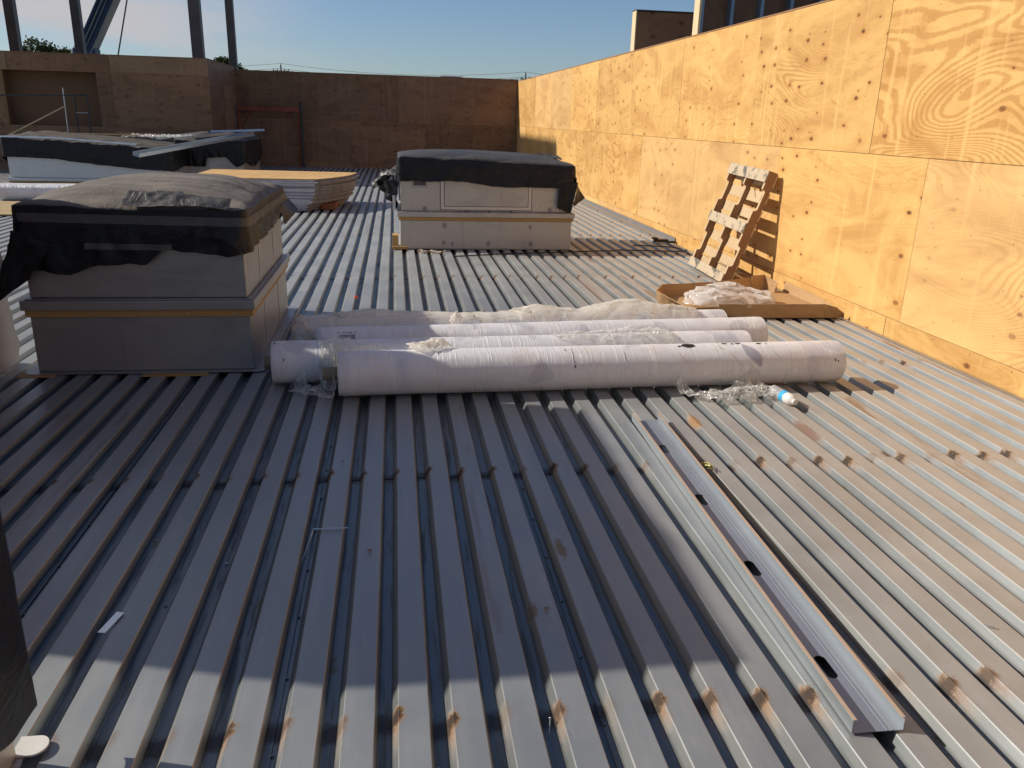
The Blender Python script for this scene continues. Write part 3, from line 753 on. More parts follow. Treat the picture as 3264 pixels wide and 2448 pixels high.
patch([(.02,10.32,.86),(-.24,10.5,.80),(-.10,10.5,.60),(.015,10.36,.46)], 12, 14, .10, 6, 2.9, name='gathered_flap', mat=M_tarp2, parent=t2)
patch([(1.95,11.1,1.14),(2.22,10.95,1.12),(2.22,11.35,1.15),(1.95,11.4,1.17)], 10, 10, .06, 5, 6.9, name='loose_fold', mat=M_tarp2, parent=t2)

h3 = [(0,.56),(.3,.53),(.55,.42),(.75,.36),(1,.31),(1.5,.4),(2,.5),(3,.5),(3.6,.05),(4,.55)]
t3, lp3, sd3 = tarp('plastic_cover', 'long black plastic cover edged with blue-white tape on the wide far curb', -8.25, -4.80, 19.09, 21.65, .91, .05,
                    lambda s: interp(h3, s), M_tarp3, seed=5.2, tilt=(-.10, .02), fold=.03, ridge=.07, mseg=20)
strip(sd3, lp3, 0.0, .80, lambda s: 1.0 - .21*max(0, s-.3) - .03, .03, .02, 'tape', M_foil, t3)
h4 = [(0,.36),(.42,.34),(.45,.54),(.72,.58),(.86,.34),(.97,.40),(1,.5),(1.5,.3),(2,.5),(3,.4),(4,.3)]
t4, lp4, sd4 = tarp('plastic_cover', 'torn black plastic cover with a zigzag hem on the white far curb', -5.07, -3.50, 20.44, 23.1, .95, .05,
                    lambda s: interp(h4, s), M_tarp3, seed=1.7, fold=.05, ridge=.07, mseg=20)
h5 = [(0,.2),(1,.25),(1.8,.35),(1.94,.16),(2.0,.15),(2.1,.3),(3,.2),(4,.2)]
t5, lp5, sd5 = tarp('plastic_cover', 'black plastic cover hanging down at the bottom left corner of the photo', -2.54, -.930, -.94, 1.862, 1.03, .06,
                    lambda s: interp(h5, s), M_tarp2, seed=6.6, fold=.012, ridge=.03, puff=.004, corner=.02, amp=.006)

# ------------------------------------------------------------------ tall wrapped stack at the left
ws = thing('wrapped_pallet', 'tall pallet stack in cloudy stretch wrap at the left edge of the photo', 'pallet load', (-3.1, 4.1, 0))
b = MB(); rows = []
for i in range(47):
    z = .01+i*.052; t = i/46; pts = []
    X0, X1 = -3.7, -2.44; Y0, Y1 = 2.99, lerp(5.44, 5.31, t)
    for xa, ya, xb, yb in ((X0,Y0,X1,Y0),(X1,Y0,X1,Y1),(X1,Y1,X0,Y1),(X0,Y1,X0,Y0)):
        for q in range(26):
            s = q/26; x, y = lerp(xa,xb,s), lerp(ya,yb,s)
            o = .03*nz(x*2+z*.4, y*2, z*9) + .012*nz(y*7, z*24, x)
            pts.append((x+o*(1 if x > -3 else -1), y+o*.5, z))
    rows.append(pts)
b.grid(rows, True); b.f.append(tuple(range(46*104, 47*104))); b.mi.append(0)
rel(b.build('stretch_wrap', M_wrap, smooth=True), ws)
b = MB()
for i in range(11):
    z = .14+i*.2; b.box(-3.62+random.uniform(-.02,.02), -2.50+random.uniform(-.02,.02), 3.04, 5.26, z, z+.193)
rel(b.build('boxed_load', simple('load_cartons', (.55,.47,.45), .8, 0, .2, 2)), ws)
b = MB()
for y in (3.05, 4.1, 5.2): b.box(-3.62, -2.5, y-.05, y+.05, .01, .12)
b.box(-3.62, -2.5, 3.0, 5.27, .121, .139); rel(b.build('pallet_base', M_pal), ws)

# ------------------------------------------------------------------ white rolls
def roll(label, x0, ya, x1, yb, r_, seed, core_out=.05, group='white membrane rolls lying side by side', z0=0.006):
    t = thing('membrane_roll', label, 'roll', (x0, ya, 0), group=group)
    A, B = Vector((x0, ya, z0+r_)), Vector((x1, yb, z0+r_)); ax = (B-A); L = ax.length; ax.normalize()
    up = Vector((0,0,1)); sdv = up.cross(ax).normalized()
    N, S = 72, 96; b = MB(); b.uv = []; rows = []
    for i in range(S+1):
        t_ = i/S; s = t_*L; row = []
        e = min(s, L-s)
        for k in range(N+1):
            a = 2*PI*k/N - PI/2
            rr = r_ + .0034*nz(s*1.3+seed, math.cos(a)*.8, math.sin(a)*.8) + .0016*nz(s*9+seed, a*3) - .0012*crump(s*5+seed, math.cos(a)*2+s, math.sin(a)*2, 2) - (.004*(1-min(1, e/.012)) if e < .012 else 0)
            row.append(A + ax*s + sdv*(rr*math.cos(a)) + up*(rr*math.sin(a))); b.uv.append((s+seed*3, a*r_))
        rows.append(row)
    b.grid(rows); o = rel(b.build('wrapping', M_rollw, smooth=True), t)
    for sgn, P, nm in ((-1, A, 0), (1, B, 1)):
        b = MB(); rows = []
        for j in range(15):
            rr = lerp(r_-.003, .042, j/14); dd = .010*nz(j*1.9, seed) - (.004 if j % 2 else 0) - .004
            rows.append([P + ax*sgn*(dd-.002) + sdv*(rr*math.cos(2*PI*k/N)) + up*(rr*math.sin(2*PI*k/N)) for k in range(N)])
        b.grid(rows, True); rel(b.build('roll_end', M_layer), t)
    b = MB()
    rows = []
    for q, rr in ((-core_out, .040), (L+core_out*.3, .040), (L+core_out*.3, .032), (-core_out, .032)):
        rows.append([A + ax*q + sdv*(rr*math.cos(2*PI*k/24)) + up*(rr*math.sin(2*PI*k/24)) for k in range(24)])
    b.grid(rows+[rows[0]], True); rel(b.build('core', M_core, smooth=False), t)
    return t, A, B, ax, sdv, up, L
r0 = roll('frontmost white roll, the longest to the right, with scratched wrap', -.352, 4.645, 2.855, 4.757, .135, 1.0, .09)
r1 = roll('second white roll from the front, its left end reaching furthest left', -.765, 4.912, 2.37, 5.090, .130, 2.0, .05)
r2_ = roll('third white roll from the front, with the small bar code', -.522, 5.250, 2.655, 5.480, .130, 3.0, .05)
r3 = roll('rearmost white roll, mostly hidden by loose beige plastic film', -.690, 5.510, 2.46, 5.730, .130, 4.0, .03)
r4 = roll('white roll lying far off on the left in front of the wide curb', -6.85, 15.55, -4.0, 15.75, .15, 6.0, .0, group=None)

# torn wrap ridges on the front roll
_, A, B, ax, sdv, up, L = r0
def on_roll(R_, s, a, rr):
    _, A, B, ax, sdv, up, L = R_
    return A + ax*s + sdv*(rr*math.cos(a)) + up*(rr*math.sin(a))
for s0, s1, a0, a1, rr in ((2.02,2.16,95,172,.0035), (2.36,2.50,100,172,.0035), (2.66,2.78,95,165,.003), (1.40,1.40,100,168,.002), (1.72,1.735,100,168,.002), (2.33,2.40,98,125,.004)):
    b = MB(); b.tube([on_roll(r0, lerp(s0,s1,t**1.3)+.004*nz(t*9,s0), R(lerp(a0,a1,t)), .1355) for t in [i/14 for i in range(15)]], [rr*(1-abs(i/7-1)*.7) for i in range(15)], 6)
    rel(b.build('torn_wrap', M_whitepvc, smooth=True), r0[0])
for s, a, ls, la in ((2.16,100,.045,10), (2.10,104,.012,3), (2.41,93,.02,3), (2.46,96,.012,2.2), (2.50,94,.02,3), (2.64,97,.018,3.5), (2.69,97,.006,2), (1.36,110,.006,2), (1.41,160,.004,4), (3.13,160,.004,4), (3.15,163,.004,3)):
    pts = []; b = MB()
    for k in range(14):
        q = 2*PI*k/14; kk = 1+.25*nz(k*1.1, s)
        pts.append(on_roll(r0, s+ls*kk*math.cos(q), R(a+la*kk*math.sin(q)), .1375))
    b.face(pts); rel(b.build('black_hole_mark', M_black), r0[0])
# grey patches where the wrap has split
M_bare = simple('grey_membrane', (.40,.40,.45), .5)
for s, w_ in ((2.52,.055),):
    b = MB(); rows = [[on_roll(r0, s+w_*math.sin(t*PI)*(-1 if e == 0 else 1)*.8+t*.10, R(lerp(97,174,t)), .1362) for e in (0,1)] for t in [i/16 for i in range(17)]]
    b.grid(rows); rel(b.build('bare_patch', M_bare), r0[0])
# bar code and lettering rows on the third roll (illegible at this size)
b = MB(); rnd = random.Random(4)
s = .135
while s < .245:
    w_ = rnd.choice((.0012,.002,.003)); b.face([on_roll(r2_, s, R(145), .1315), on_roll(r2_, s+w_, R(145), .1315), on_roll(r2_, s+w_, R(129), .1315), on_roll(r2_, s, R(129), .1315)])
    s += w_+rnd.choice((.0012,.002,.0035))
s = .125
while s < .26:
    w_ = rnd.choice((.004,.006,.009)); b.face([on_roll(r2_, s, R(124), .1315), on_roll(r2_, s+w_, R(124), .1315), on_roll(r2_, s+w_, R(119), .1315), on_roll(r2_, s, R(119), .1315)])
    s += w_+rnd.choice((.003,.009,.018))
rel(b.build('bar_code', simple('ink', (.10,.10,.13), .6)), r2_[0])
for s, a in ((.02, 103), (.075, 158)):
    b = MB(); b.face([on_roll(r1, s+.006*math.cos(k)*(1 if s < .05 else .5), R(a+3*math.sin(k)*(1 if s < .05 else 1.6)), .1325) for k in [i*.628 for i in range(10)]])
    rel(b.build('black_hole_mark', M_black), r1[0])

# ------------------------------------------------------------------ loose film
ROLLS = [(r0,.135),(r1,.130),(r2_,.130),(r3,.130)]
def surf(x, y):
    z = .004
    for (t, A, B, ax, sdv, up, L), rr in ROLLS:
        if A.x-.02 < x < B.x+.02:
            yc = lerp(A.y, B.y, (x-A.x)/(B.x-A.x)); dd = abs(y-yc)
            if dd < rr: z = max(z, A.z+math.sqrt(rr*rr-dd*dd))
            elif dd < rr+.07 and y < yc: z = max(z, A.z*(1-(dd-rr)/.07)*.75)
    return z
def film(name, label, path, lift, freq, mat, seed, nu=90, nv=26, rag=.25, flat=0.0, cat='plastic film', follow=True, group=None, lump=1.0):
    """path: list of (x, y, width, height above) ; a crumpled strip following whatever lies under it"""
    rows = []; rgf = random.Random(int(seed)); nu = int(nu*.9); nv = int(nv*.8)
    for j in range(nv+1):
        v = j/nv-.5; row = []
        for i in range(nu+1):
            t = min(len(path)-1, max(0, (i+rgf.uniform(-.3,.3))/nu*(len(path)-1))); k = min(int(t), len(path)-2); q = t-k
            x, y, w_, h_ = [lerp(path[k][m], path[k+1][m], q) for m in range(4)]
            dx, dy = path[k+1][0]-path[k][0], path[k+1][1]-path[k][1]; l = math.hypot(dx, dy) or 1
            ww = w_*(1+rag*nz(t*2.3+seed, v*4))
            X = x - dy/l*v*ww + .35*w_*nz(t*3+seed, v*5, 2); Y = y + dx/l*v*ww + .3*w_*nz(t*3, v*5+seed, 7)
            base = surf(X, Y) if follow else flat
            hh = h_*(1-(2*v)**2)*(1-flat) if follow else h_*(1-(2*v)**2)
            cre = (.22 if mat in (M_filmb, M_filmw) else .55)*lift*abs(nz(X*freq*3.1+Y*freq*1.3+seed, Y*freq*2.3, seed))+(.06 if mat in (M_filmb, M_filmw) else .30)*lift*(rgf.random()-.5)
            z = base + .006 + hh*lump + cre + lift*(.75*crump(X*freq*.55+seed, Y*freq*.8, seed, 2) + .35*crump(X*freq*1.6+seed, Y*freq*1.6, seed+3, 2))
            row.append((X, Y, z))
        rows.append(row)
    b = MB(); b.grid(rows); o = b.build(name, mat, smooth=mat in (M_filmb, M_filmw))
    return tag(o, label, cat, group)
film('plastic_film', 'long beige plastic film bunched along the rearmost white roll', [(-.70,5.50,.22,.0),(-.2,5.55,.26,.03),(.4,5.60,.22,.0),(.80,5.64,.24,.0),(1.0,5.66,.24,.05),(1.3,5.66,.20,.01),(1.7,5.70,.26,.08),(2.0,5.70,.20,.03),(2.22,5.66,.10,.0)], .035, 4.5, M_filmb, 2.0, 150, 26)
film('plastic_film', 'thin cloudy film hanging off the left end of the rearmost roll', [(-.74,5.52,.16,-.02),(-.66,5.36,.2,-.02),(-.6,5.24,.12,0)], .05, 6, M_filmb, 6.0, 30, 20)
film('plastic_film', 'torn tuft of film between the front two rolls at their left ends', [(-.43,4.70,.10,.0),(-.42,4.80,.15,.01),(-.38,4.86,.12,.015),(-.22,4.84,.07,.01),(0,4.82,.06,.0),(.4,4.82,.04,.0)], .035, 8, M_film, 11.0, 70, 22)
film('plastic_film', 'small film scrap on the deck under the left ends of the rolls', [(-.62,4.74,.08,.0),(-.50,4.66,.10,.01),(-.40,4.55,.08,.0)], .04, 9, M_film, 17.0, 30, 14)
film('plastic_film', 'upstanding crumpled film scrap on top of the frontmost roll', [(.06,4.70,.10,.0),(.16,4.71,.16,.03),(.26,4.72,.12,.03),(.32,4.73,.05,.0)], .05, 11, M_filmb, 23.0, 40, 20)
film('plastic_film', 'clear crumpled film lying on the second roll from the front', [(1.0,4.98,.06,.0),(1.3,4.98,.12,.0),(1.55,4.96,.20,.025),(1.72,4.97,.20,.02),(1.82,4.98,.06,0)], .04, 10, M_film, 31.0, 70, 22)
film('plastic_film', 'pink-tinted film tag sticking up between the third and rearmost rolls', [(.36,5.40,.05,.05),(.40,5.38,.06,.08),(.44,5.36,.03,.02)], .03, 14, M_filmb, 37.0, 16, 10)
film('plastic_film', 'shiny crumpled film on the deck in front of the frontmost roll, beside the bottle', [(1.70,4.56,.04,.01),(1.80,4.46,.06,.0),(1.90,4.42,.16,.02),(2.08,4.44,.17,.03),(2.2,4.48,.20,.03),(2.28,4.50,.12,.02)], .045, 11, M_film, 41.0, 110, 26)
film('plastic_film', 'whitish ball of film far left between the stretch-wrapped load and the covered curb', [(-3.35,8.4,.15,.1),(-3.1,8.4,.4,.25),(-2.8,8.4,.2,.1)], .10, 5, M_filmw, 47.0, 30, 22, follow=False)

# ------------------------------------------------------------------ water bottle
bt = thing('water_bottle', 'small clear water bottle with a cyan label lying by the front roll', 'bottle', (2.312, 4.49, .037)); bt.scale = (1.12, 1.12, 1.12)
bd = Vector((.03, -.215, .0)).normalized()
def lathe(prof_, mat, name, n=36):
    up_ = Vector((0,0,1)); sv = bd.cross(up_).normalized(); b = MB(); rows = []
    for s, rr in prof_: rows.append([bd*s + sv*(rr*math.cos(2*PI*k/n)) + up_*(rr*math.sin(2*PI*k/n)) for k in range(n)])
    b.grid(rows, True); b.f.append(tuple(range(n))[::-1]); b.mi.append(0); b.f.append(tuple(range((len(rows)-1)*n, len(rows)*n))); b.mi.append(0)
    o = b.build(name, mat, smooth=True); o.parent = bt; return o
p_ = []
for i in range(40): s = i*.0026; p_.append((s, .0305+.0013*math.sin(s*420)))
lathe([(0,.018),(.001,.026)]+p_[1:], film_mat('bottle_plastic', (.78,.78,.78), .45, .75, .1), 'body')
lathe([(.098,.0322),(.100,.0326),(.128,.0326),(.130,.0322)], simple('cyan_label', (.05,.42,.75), .35), 'label')
lathe([(.130,.0312),(.150,.0318),(.170,.030),(.182,.025),(.190,.016),(.194,.0135)], simple('frosted_bottle_shoulder', (.78,.74,.68), .35), 'shoulder')
lathe([(.194,.0150),(.196,.0155),(.210,.0155),(.211,.014)], M_whitepvc, 'cap')

# ------------------------------------------------------------------ cardboard tray and its film
tr = thing('cardboard_tray', 'flattened brown cardboard tray lying open against the foot of the sunny wall', 'cardboard box', (3.1, 7.0, 0))
b = MB(); base = [(2.40,7.06),(2.78,6.60),(3.05,6.50),(3.86,6.475),(3.89,7.62),(3.70,7.66),(2.50,7.36)]
b.prism(base, .010, .016); rel(b.build('base', M_card), tr)
def wallstrip(pts, name, lean=.0, n=40, seed=0):
    """pts: (x,y,top height, outward x, outward y)"""
    rows = []
    for j in range(5):
        row = []
        for i in range(n+1):
            t = i/n*(len(pts)-1); k = min(int(t), len(pts)-2); q = t-k
            x, y, h_, ox, oy = [lerp(pts[k][m], pts[k+1][m], q) for m in range(5)]
            v = j/4; wv = .006*nz(t*3+seed, v*2)
            row.append((x+ox*v+wv, y+oy*v+wv, .016+h_*v+.004*nz(t*5+seed, 3)*v))
        rows.append(row)
    b = MB(); b.grid(rows); return rel(b.build(name, M_card, solid=.005), tr)
wallstrip([(2.40,7.06,.12,-.03,.03),(2.52,6.92,.09,-.09,-.04),(2.66,6.75,.05,-.13,-.10),(2.80,6.60,.09,-.04,-.06)], 'side_flap', seed=1)
wallstrip([(2.80,6.60,.10,-.02,-.02),(3.05,6.50,.118,0,-.01),(3.4,6.49,.120,0,-.012),(3.72,6.478,.120,0,-.01)], 'front_flap', seed=2)
wallstrip([(3.72,6.478,.118,0,-.015),(3.80,6.476,.10,.0,-.03),(3.86,6.475,.05,.01,-.04)], 'torn_corner', n=14, seed=3)
wallstrip([(2.40,7.07,.12,-.02,.02),(2.52,7.36,.115,0,.02),(3.1,7.50,.11,0,.03),(3.55,7.62,.13,0,.05)], 'back_flap', seed=4)
wallstrip([(3.55,7.62,.15,.0,.03),(3.70,7.66,.155,0,.02),(3.74,7.52,.10,.03,0)], 'back_corner', n=14, seed=5)
wallstrip([(3.885,7.62,.10,.022,0),(3.88,7.0,.085,.028,0),(3.865,6.52,.05,.03,0)], 'wall_side_flap', seed=6)
film('plastic_film', 'heap of clear crumpled packing film inside the cardboard tray', [(2.66,7.10,.3,.06),(2.85,7.02,.55,.15),(3.05,7.02,.62,.17),(3.25,7.05,.6,.10),(3.42,7.05,.4,.08),(3.52,7.02,.1,.0)], .06, 5.5, M_filmw, 53.0, 90, 44, follow=False, flat=.016)

# ------------------------------------------------------------------ pallet
pp = Vector((3.395, 8.07, .015)); a_, b_ = .03, .318
ca, sa, cb, sb = math.cos(a_), math.sin(a_), math.cos(b_), math.sin(b_)
PM = Matrix.Translation(pp) @ (Matrix(((cb,0,sb),(0,1,0),(-sb,0,cb))) @ Matrix(((1,0,0),(0,ca,-sa),(0,sa,ca)))).to_4x4()
pl = bpy.data.objects.new('pallet', None); COL.objects.link(pl); pl.matrix_world = PM
tag(pl, 'wooden pallet leaning on the sunny plywood wall, its shadow beside it', 'pallet')
# local axes: x thickness (0 outer face .. .12 wall side), y width 0..1.02, z length 0..1.22
def stringer(y0):
    L = 1.22; prof_ = [(0,0),(0,.152)]
    def notch(c, w_=.23, d_=.038):
        return [(0,c-w_/2),(d_*.5,c-w_/2),(d_,c-w_/2+.02),(d_,c+w_/2-.02),(d_*.5,c+w_/2),(0,c+w_/2)]
    pts = [(0,0)] + notch(.305) + notch(.915) + [(0,L),(.089,L),(.089,0)]
    b = MB(); n = len(pts)
    p0 = [Vector((x+.016, y0, z)) for x, z in pts]; p1 = [Vector((x+.016, y0+.038, z)) for x, z in pts]
    b.face(p0[::-1]); b.face(p1)
    for i in range(n):
        j = (i+1) % n; b.face([p0[i], p0[j], p1[j], p1[i]], 1 if i not in (n-2,) else 0)
    o = b.build('stringer', [M_palb, M_pal], pl); return o
for y0 in (.0, .491, .982): stringer(y0)
rn = random.Random(3)
for z0, w_ in ((.0,.10),(.55,.11),(1.10,.12)):
    b = MB(); b.box(0, .0155, 0, 1.02, z0, z0+w_, M=Matrix.Rotation(rn.uniform(-.006,.006), 4, 'X')); b.build('bottom_board', M_pals, pl, bevel=.002)
for i, z0 in enumerate((.0,.165,.35,.535,.70,.88,1.06)):
    w_ = (.14,.10,.115,.12,.11,.12,.14)[i]
    if i == 3: w_ = .14
    b = MB(); b.box(.1055, .121, 0, 1.02, z0+.01, z0+.01+w_); b.build('deck_board', M_pal, pl, bevel=.002)
b = MB(); b.tube([(.01,.12,1.0),(-.03,.10,1.02),(-.04,.06,1.0),(-.02,.04,.96),(.0,.05,.93)], .004, 6); b.build('loose_strap', M_palb, pl)
# board ends lying under the pallet by the wall
b = MB(); b.box(3.62, 3.88, 7.75, 8.5, .012, .03); tag(b.build('scrap_board', M_palb), 'dark scrap board on the deck behind the foot of the leaning pallet', 'board')

# ------------------------------------------------------------------ metal stud in the foreground
st = bpy.data.objects.new('metal_stud', None); COL.objects.link(st)
ang = math.atan2(4.085-1.665, 1.305-1.235); Ls = 2.44
st.matrix_world = Matrix.Translation((1.225, 1.667, .0072)) @ Matrix.Rotation(ang-PI/2, 4, 'Z') @ Matrix.Rotation(R(-.6), 4, 'Y')
tag(st, 'long galvanised C-shaped stud with punched slots lying in the right foreground', 'metal stud')
W_, H_, T_ = .152, .043, .0012
# web as a strip with slots, built in bands so that the slots are real holes
b = MB(); slots = (.28, .86, 1.44, 2.02); hl, hw, cxm = .055, .019, W_*.43
ylist = [0]
def band(xa, xb, ya, yb):
    b.face([(xa,ya,0),(xb,ya,0),(xb,yb,0),(xa,yb,0)])
yp = 0
for s in slots:
    band(0, W_, yp, s-hl-.02)
    n = 24; outer = []; inner = []
    ya, yb = s-hl-.02, s+hl+.02
    for k in range(n):
        a = 2*PI*k/n; cx_, cy_ = math.cos(a), math.sin(a)
        inner.append((cxm+hw*cx_, s+(hl-hw)*(1 if cy_ > 0 else -1)+hw*cy_))
        # ray to the band's rectangle
        tt = min(((W_-cxm)/cx_ if cx_ > 1e-6 else (-cxm/cx_ if cx_ < -1e-6 else 9)), ((hl+.02)/abs(cy_) if abs(cy_) > 1e-6 else 9))
        outer.append((cxm+cx_*tt, s+cy_*tt))
    for k in range(n):
        j = (k+1) % n
        if outer[k][0] != outer[j][0] and outer[k][1] != outer[j][1]:
            cxn = W_ if (outer[k][0]+outer[j][0])/2 > cxm else 0; cyn = yb if (outer[k][1]+outer[j][1])/2 > s else ya
            b.face([(*inner[k],0), (*outer[k],0), (cxn,cyn,0), (*outer[j],0), (*inner[j],0)])
        else: b.face([(*inner[k],0), (*outer[k],0), (*outer[j],0), (*inner[j],0)])
    yp = yb
band(0, W_, yp, Ls)
M_web = galv_mat('stud_web', (.36,.38,.43), .5, .38)
b.build('web', M_web, st, solid=.0012)
b = MB()
for xx in (.105, .119, .124): b.tube([(xx, .0, .0012), (xx, Ls, .0012)], .0014, 6, caps=False)
b.build('stiffening_rib', M_stud, st)
for sx_, nm in ((0, 1), (W_, -1)):
    b = MB(); b.box(sx_-T_/2, sx_+T_/2, 0, Ls, .0008, H_); b.build('flange', M_stud, st)
    b = MB(); b.box(min(sx_, sx_+nm*.011), max(sx_, sx_+nm*.011), 0, Ls, H_, H_+.0012); b.build('lip', galv_mat('stud_lip', (.70,.52,.38), .45, .4), st)

# small things on the deck -------------------------------------------------
def small(name, label, cat, fn, mat, smooth=False, group=None, bevel=0):
    b = MB(); fn(b); return tag(b.build(name, mat, smooth=smooth, bevel=bevel), label, cat, group)
small('wire_clip', 'tangle of yellow-green wire clips beside the long metal stud', 'wire',
      lambda b: [b.tube([(1.475+.03*math.sin(k*2.1+i*.5), 3.45+.035*math.cos(k*1.7+i*.7)-.02*k/3, .008+.016*abs(math.sin(i*.8+k))) for i in range(9)], .0025, 6) for k in range(4)], simple('brass_wire', (.30,.28,.08), .35, .5))
small('sheet_metal_offcut', 'small flat bright metal offcut on the shaded deck, lower left', 'metal scrap',
      lambda b: b.prism([(-.965,2.35),(-.940,2.345),(-.915,2.455),(-.940,2.462)], .007, .0085), galv_mat('offcut_metal', (.72,.75,.78), .8, .25))
small('steel_strap', 'thin bent silver strap bridging two ribs in the middle of the deck', 'metal strap',
      lambda b: (b.tube([(-.385,2.72,-.030),(-.372,2.86,-.028),(-.352,2.975,.002)], .002, 6), b.box(-.353, -.212, 2.974, 2.982, .008, .0095)), M_stud)
small('bucket_plug', 'small orange plastic plug on a rib between the two covered curbs', 'plug', lambda b: b.tube([(-.368,7.35,.01),(-.368,7.35,.028),(-.366,7.35,.032)], [.019,.019,.008], 14), M_red)
small('bolt', 'bolt lying in a valley at the bottom centre of the photo', 'bolt', lambda b: (b.tube([(.088,1.69,-.027),(.118,1.685,-.027)], .0045, 8), b.tube([(.083,1.691,-.027),(.089,1.690,-.027)], .010, 6)), M_stud)
small('nail', 'nail standing askew in a rusty valley near the bottom edge', 'nail', lambda b: (b.tube([(.400,1.80,-.033),(.408,1.835,-.012)], .0016, 6), b.tube([(.4082,1.836,-.0115),(.4085,1.8375,-.0105)], .004, 8)), M_stud)
small('screw', 'tiny screw lying on the sunny deck in the lower right', 'screw', lambda b: b.tube([(1.955,2.10,.009),(1.985,2.085,.009)], [.0015,.004], 6), M_stud)
rr_ = random.Random(12)
M_peb = simple('grit', (.22,.17,.12), .9)
for i in range(46):      # leaves, grit and offcuts scattered on the deck
    x, y = rr_.uniform(-1.3, 3.5), rr_.uniform(2.1, 10.0)
    if (4.35 < y < 6.0 and -.9 < x < 3.2) or (x < -.75 and 4.9 < y < 7.6) or (x > 2.2 and 6.2 < y < 8) or (1.15 < x < 1.6 and y < 4.3): continue
    k = round((x+.0817)/.1524); onvalley = rr_.random() < .6
    x = -.0817 + k*.1524 + (.032 if onvalley else -.04); zz = -.036 if onvalley else .0075
    s = rr_.uniform(.003, .008); a = rr_.uniform(0, 6.28)
    b = MB(); pts = [(s*(1+.5*rr_.random())*math.cos(q*1.05+a), s*.7*(1+.5*rr_.random())*math.sin(q*1.05+a)) for q in range(6)]
    b.prism(pts, 0, s*.5)
    bright = rr_.random() < .35
    tag(b.build('debris_chip', M_whitepvc if bright else M_peb, loc=(x, y, zz)), ('tiny pale chip of debris lying on the metal deck' if bright else 'tiny brown chip of debris lying on the metal deck'), 'debris', 'pale debris chips' if bright else 'brown debris chips')

small('power_cable', 'thin black cable lying across the ribs in front of the pale curb to the wall', 'cable',
      lambda b: b.tube([(.684,9.70,.012),(1.0,9.80,.012),(1.39,9.93,.012),(1.8,10.02,.012),(2.19,10.10,.012),(2.6,10.19,.012),(2.75,10.19,.013),(2.908,10.28,.012),(3.264,10.23,.012),(3.60,10.20,.012),(3.80,10.22,.012),(3.82,10.32,.012),(3.72,10.55,.012),(3.45,10.66,.012),(3.2,10.70,.012)], .0075, 8), M_black)
small('black_block', 'dark block on the end of the flashing against the wall, by the black cable', 'block', lambda b: (b.box(3.60, 3.80, 11.0, 11.07, .014, .05), b.box(3.58, 3.64, 10.98, 11.09, .05, .075), b.box(3.66, 3.91, 10.99, 11.04, .014, .028)), M_black)
small('rope', 'short knotted piece of tan rope at the front of the pale curb', 'rope',
      lambda b: b.tube([(.26+.34*t+.03*math.sin(t*19), 10.05-.08*t+.05*math.sin(t*13+1), .014+.012*abs(math.sin(t*23))) for t in [i/40 for i in range(41)]], .010, 8), M_rope, True)

# ------------------------------------------------------------------ stack of boards
rb = random.Random(9); zc = .012; N_ = 22
mats_b = [simple('board_'+n_, c_, .7, 0, .15, 4) for n_, c_ in (('a', (.50,.48,.52)), ('b', (.34,.32,.34)), ('c', (.62,.60,.62)))]
for i in range(N_):
    th = .022 if i < N_-1 else .018
    if i >= N_-1: mt = M_ply
    else: mt = mats_b[rb.randrange(3)]
    shift = -.11*math.sin(max(0, (12-i))/12*1.2) + rb.uniform(-.035,.035) + (.0 if i > 12 else -.02) + .16*(i < 4)*(-.4)
    shift = {N_-1: .0}.get(i, shift)
    xl = -3.45 + rb.uniform(-.03,.03); pts = [(xl, 14.40), (xl, 16.55)]
    edge = []
    for q in range(13):
        t = q/12; edge.append((-1.34+.62*t**.8+.10*math.sin(t*PI)+shift*(1+.2*t), lerp(14.40, 16.30, t)+rb.uniform(-.004,.004)))
    poly = [pts[0]] + edge + [pts[1]]
    n_ = len(poly)
    o = MB(); o.v = []; 
    p0 = [(x-(-3.45), y-14.4, 0) for x, y in poly]; p1 = [(a, c, th-.0015) for a, c, _ in p0]
    o.face(p0[::-1]); o.face(p1, 0)
    for q in range(n_):
        j = (q+1) % n_; o.face([p0[q], p0[j], p1[j], p1[q]], 1 if 1 <= q <= 12 else (2 if i == N_-1 else 0))
    ob = o.build('board', [mt, M_boardd, M_plye], loc=(-3.45, 14.4+rb.uniform(-.01,.01), zc))
    if i == N_-1: tag(ob, 'bright tan plywood sheet on top of the board stack behind the dusty cover', 'board', 'sheets in the board stack')
    elif i == 0: tag(ob, 'bottom grey sheet of the board stack behind the dusty cover', 'board', 'sheets in the board stack')
    else: tag(ob, 'grey sheet with a curved end within the board stack behind the dusty cover', 'board', 'sheets in the board stack')
    zc += th + (.0035 if rb.random() < .5 else .0015)
for i, (x, y) in enumerate(((-1.42,14.55),)):
    small('wood_dunnage', 'orange-brown wood bearer under the right end of the board stack', 'timber', lambda b: b.box(-1.30, -1.05, 14.7, 15.6, .006, .10), wood_mat('dunnage', (.38,.13,.05), (.28,.09,.04)))

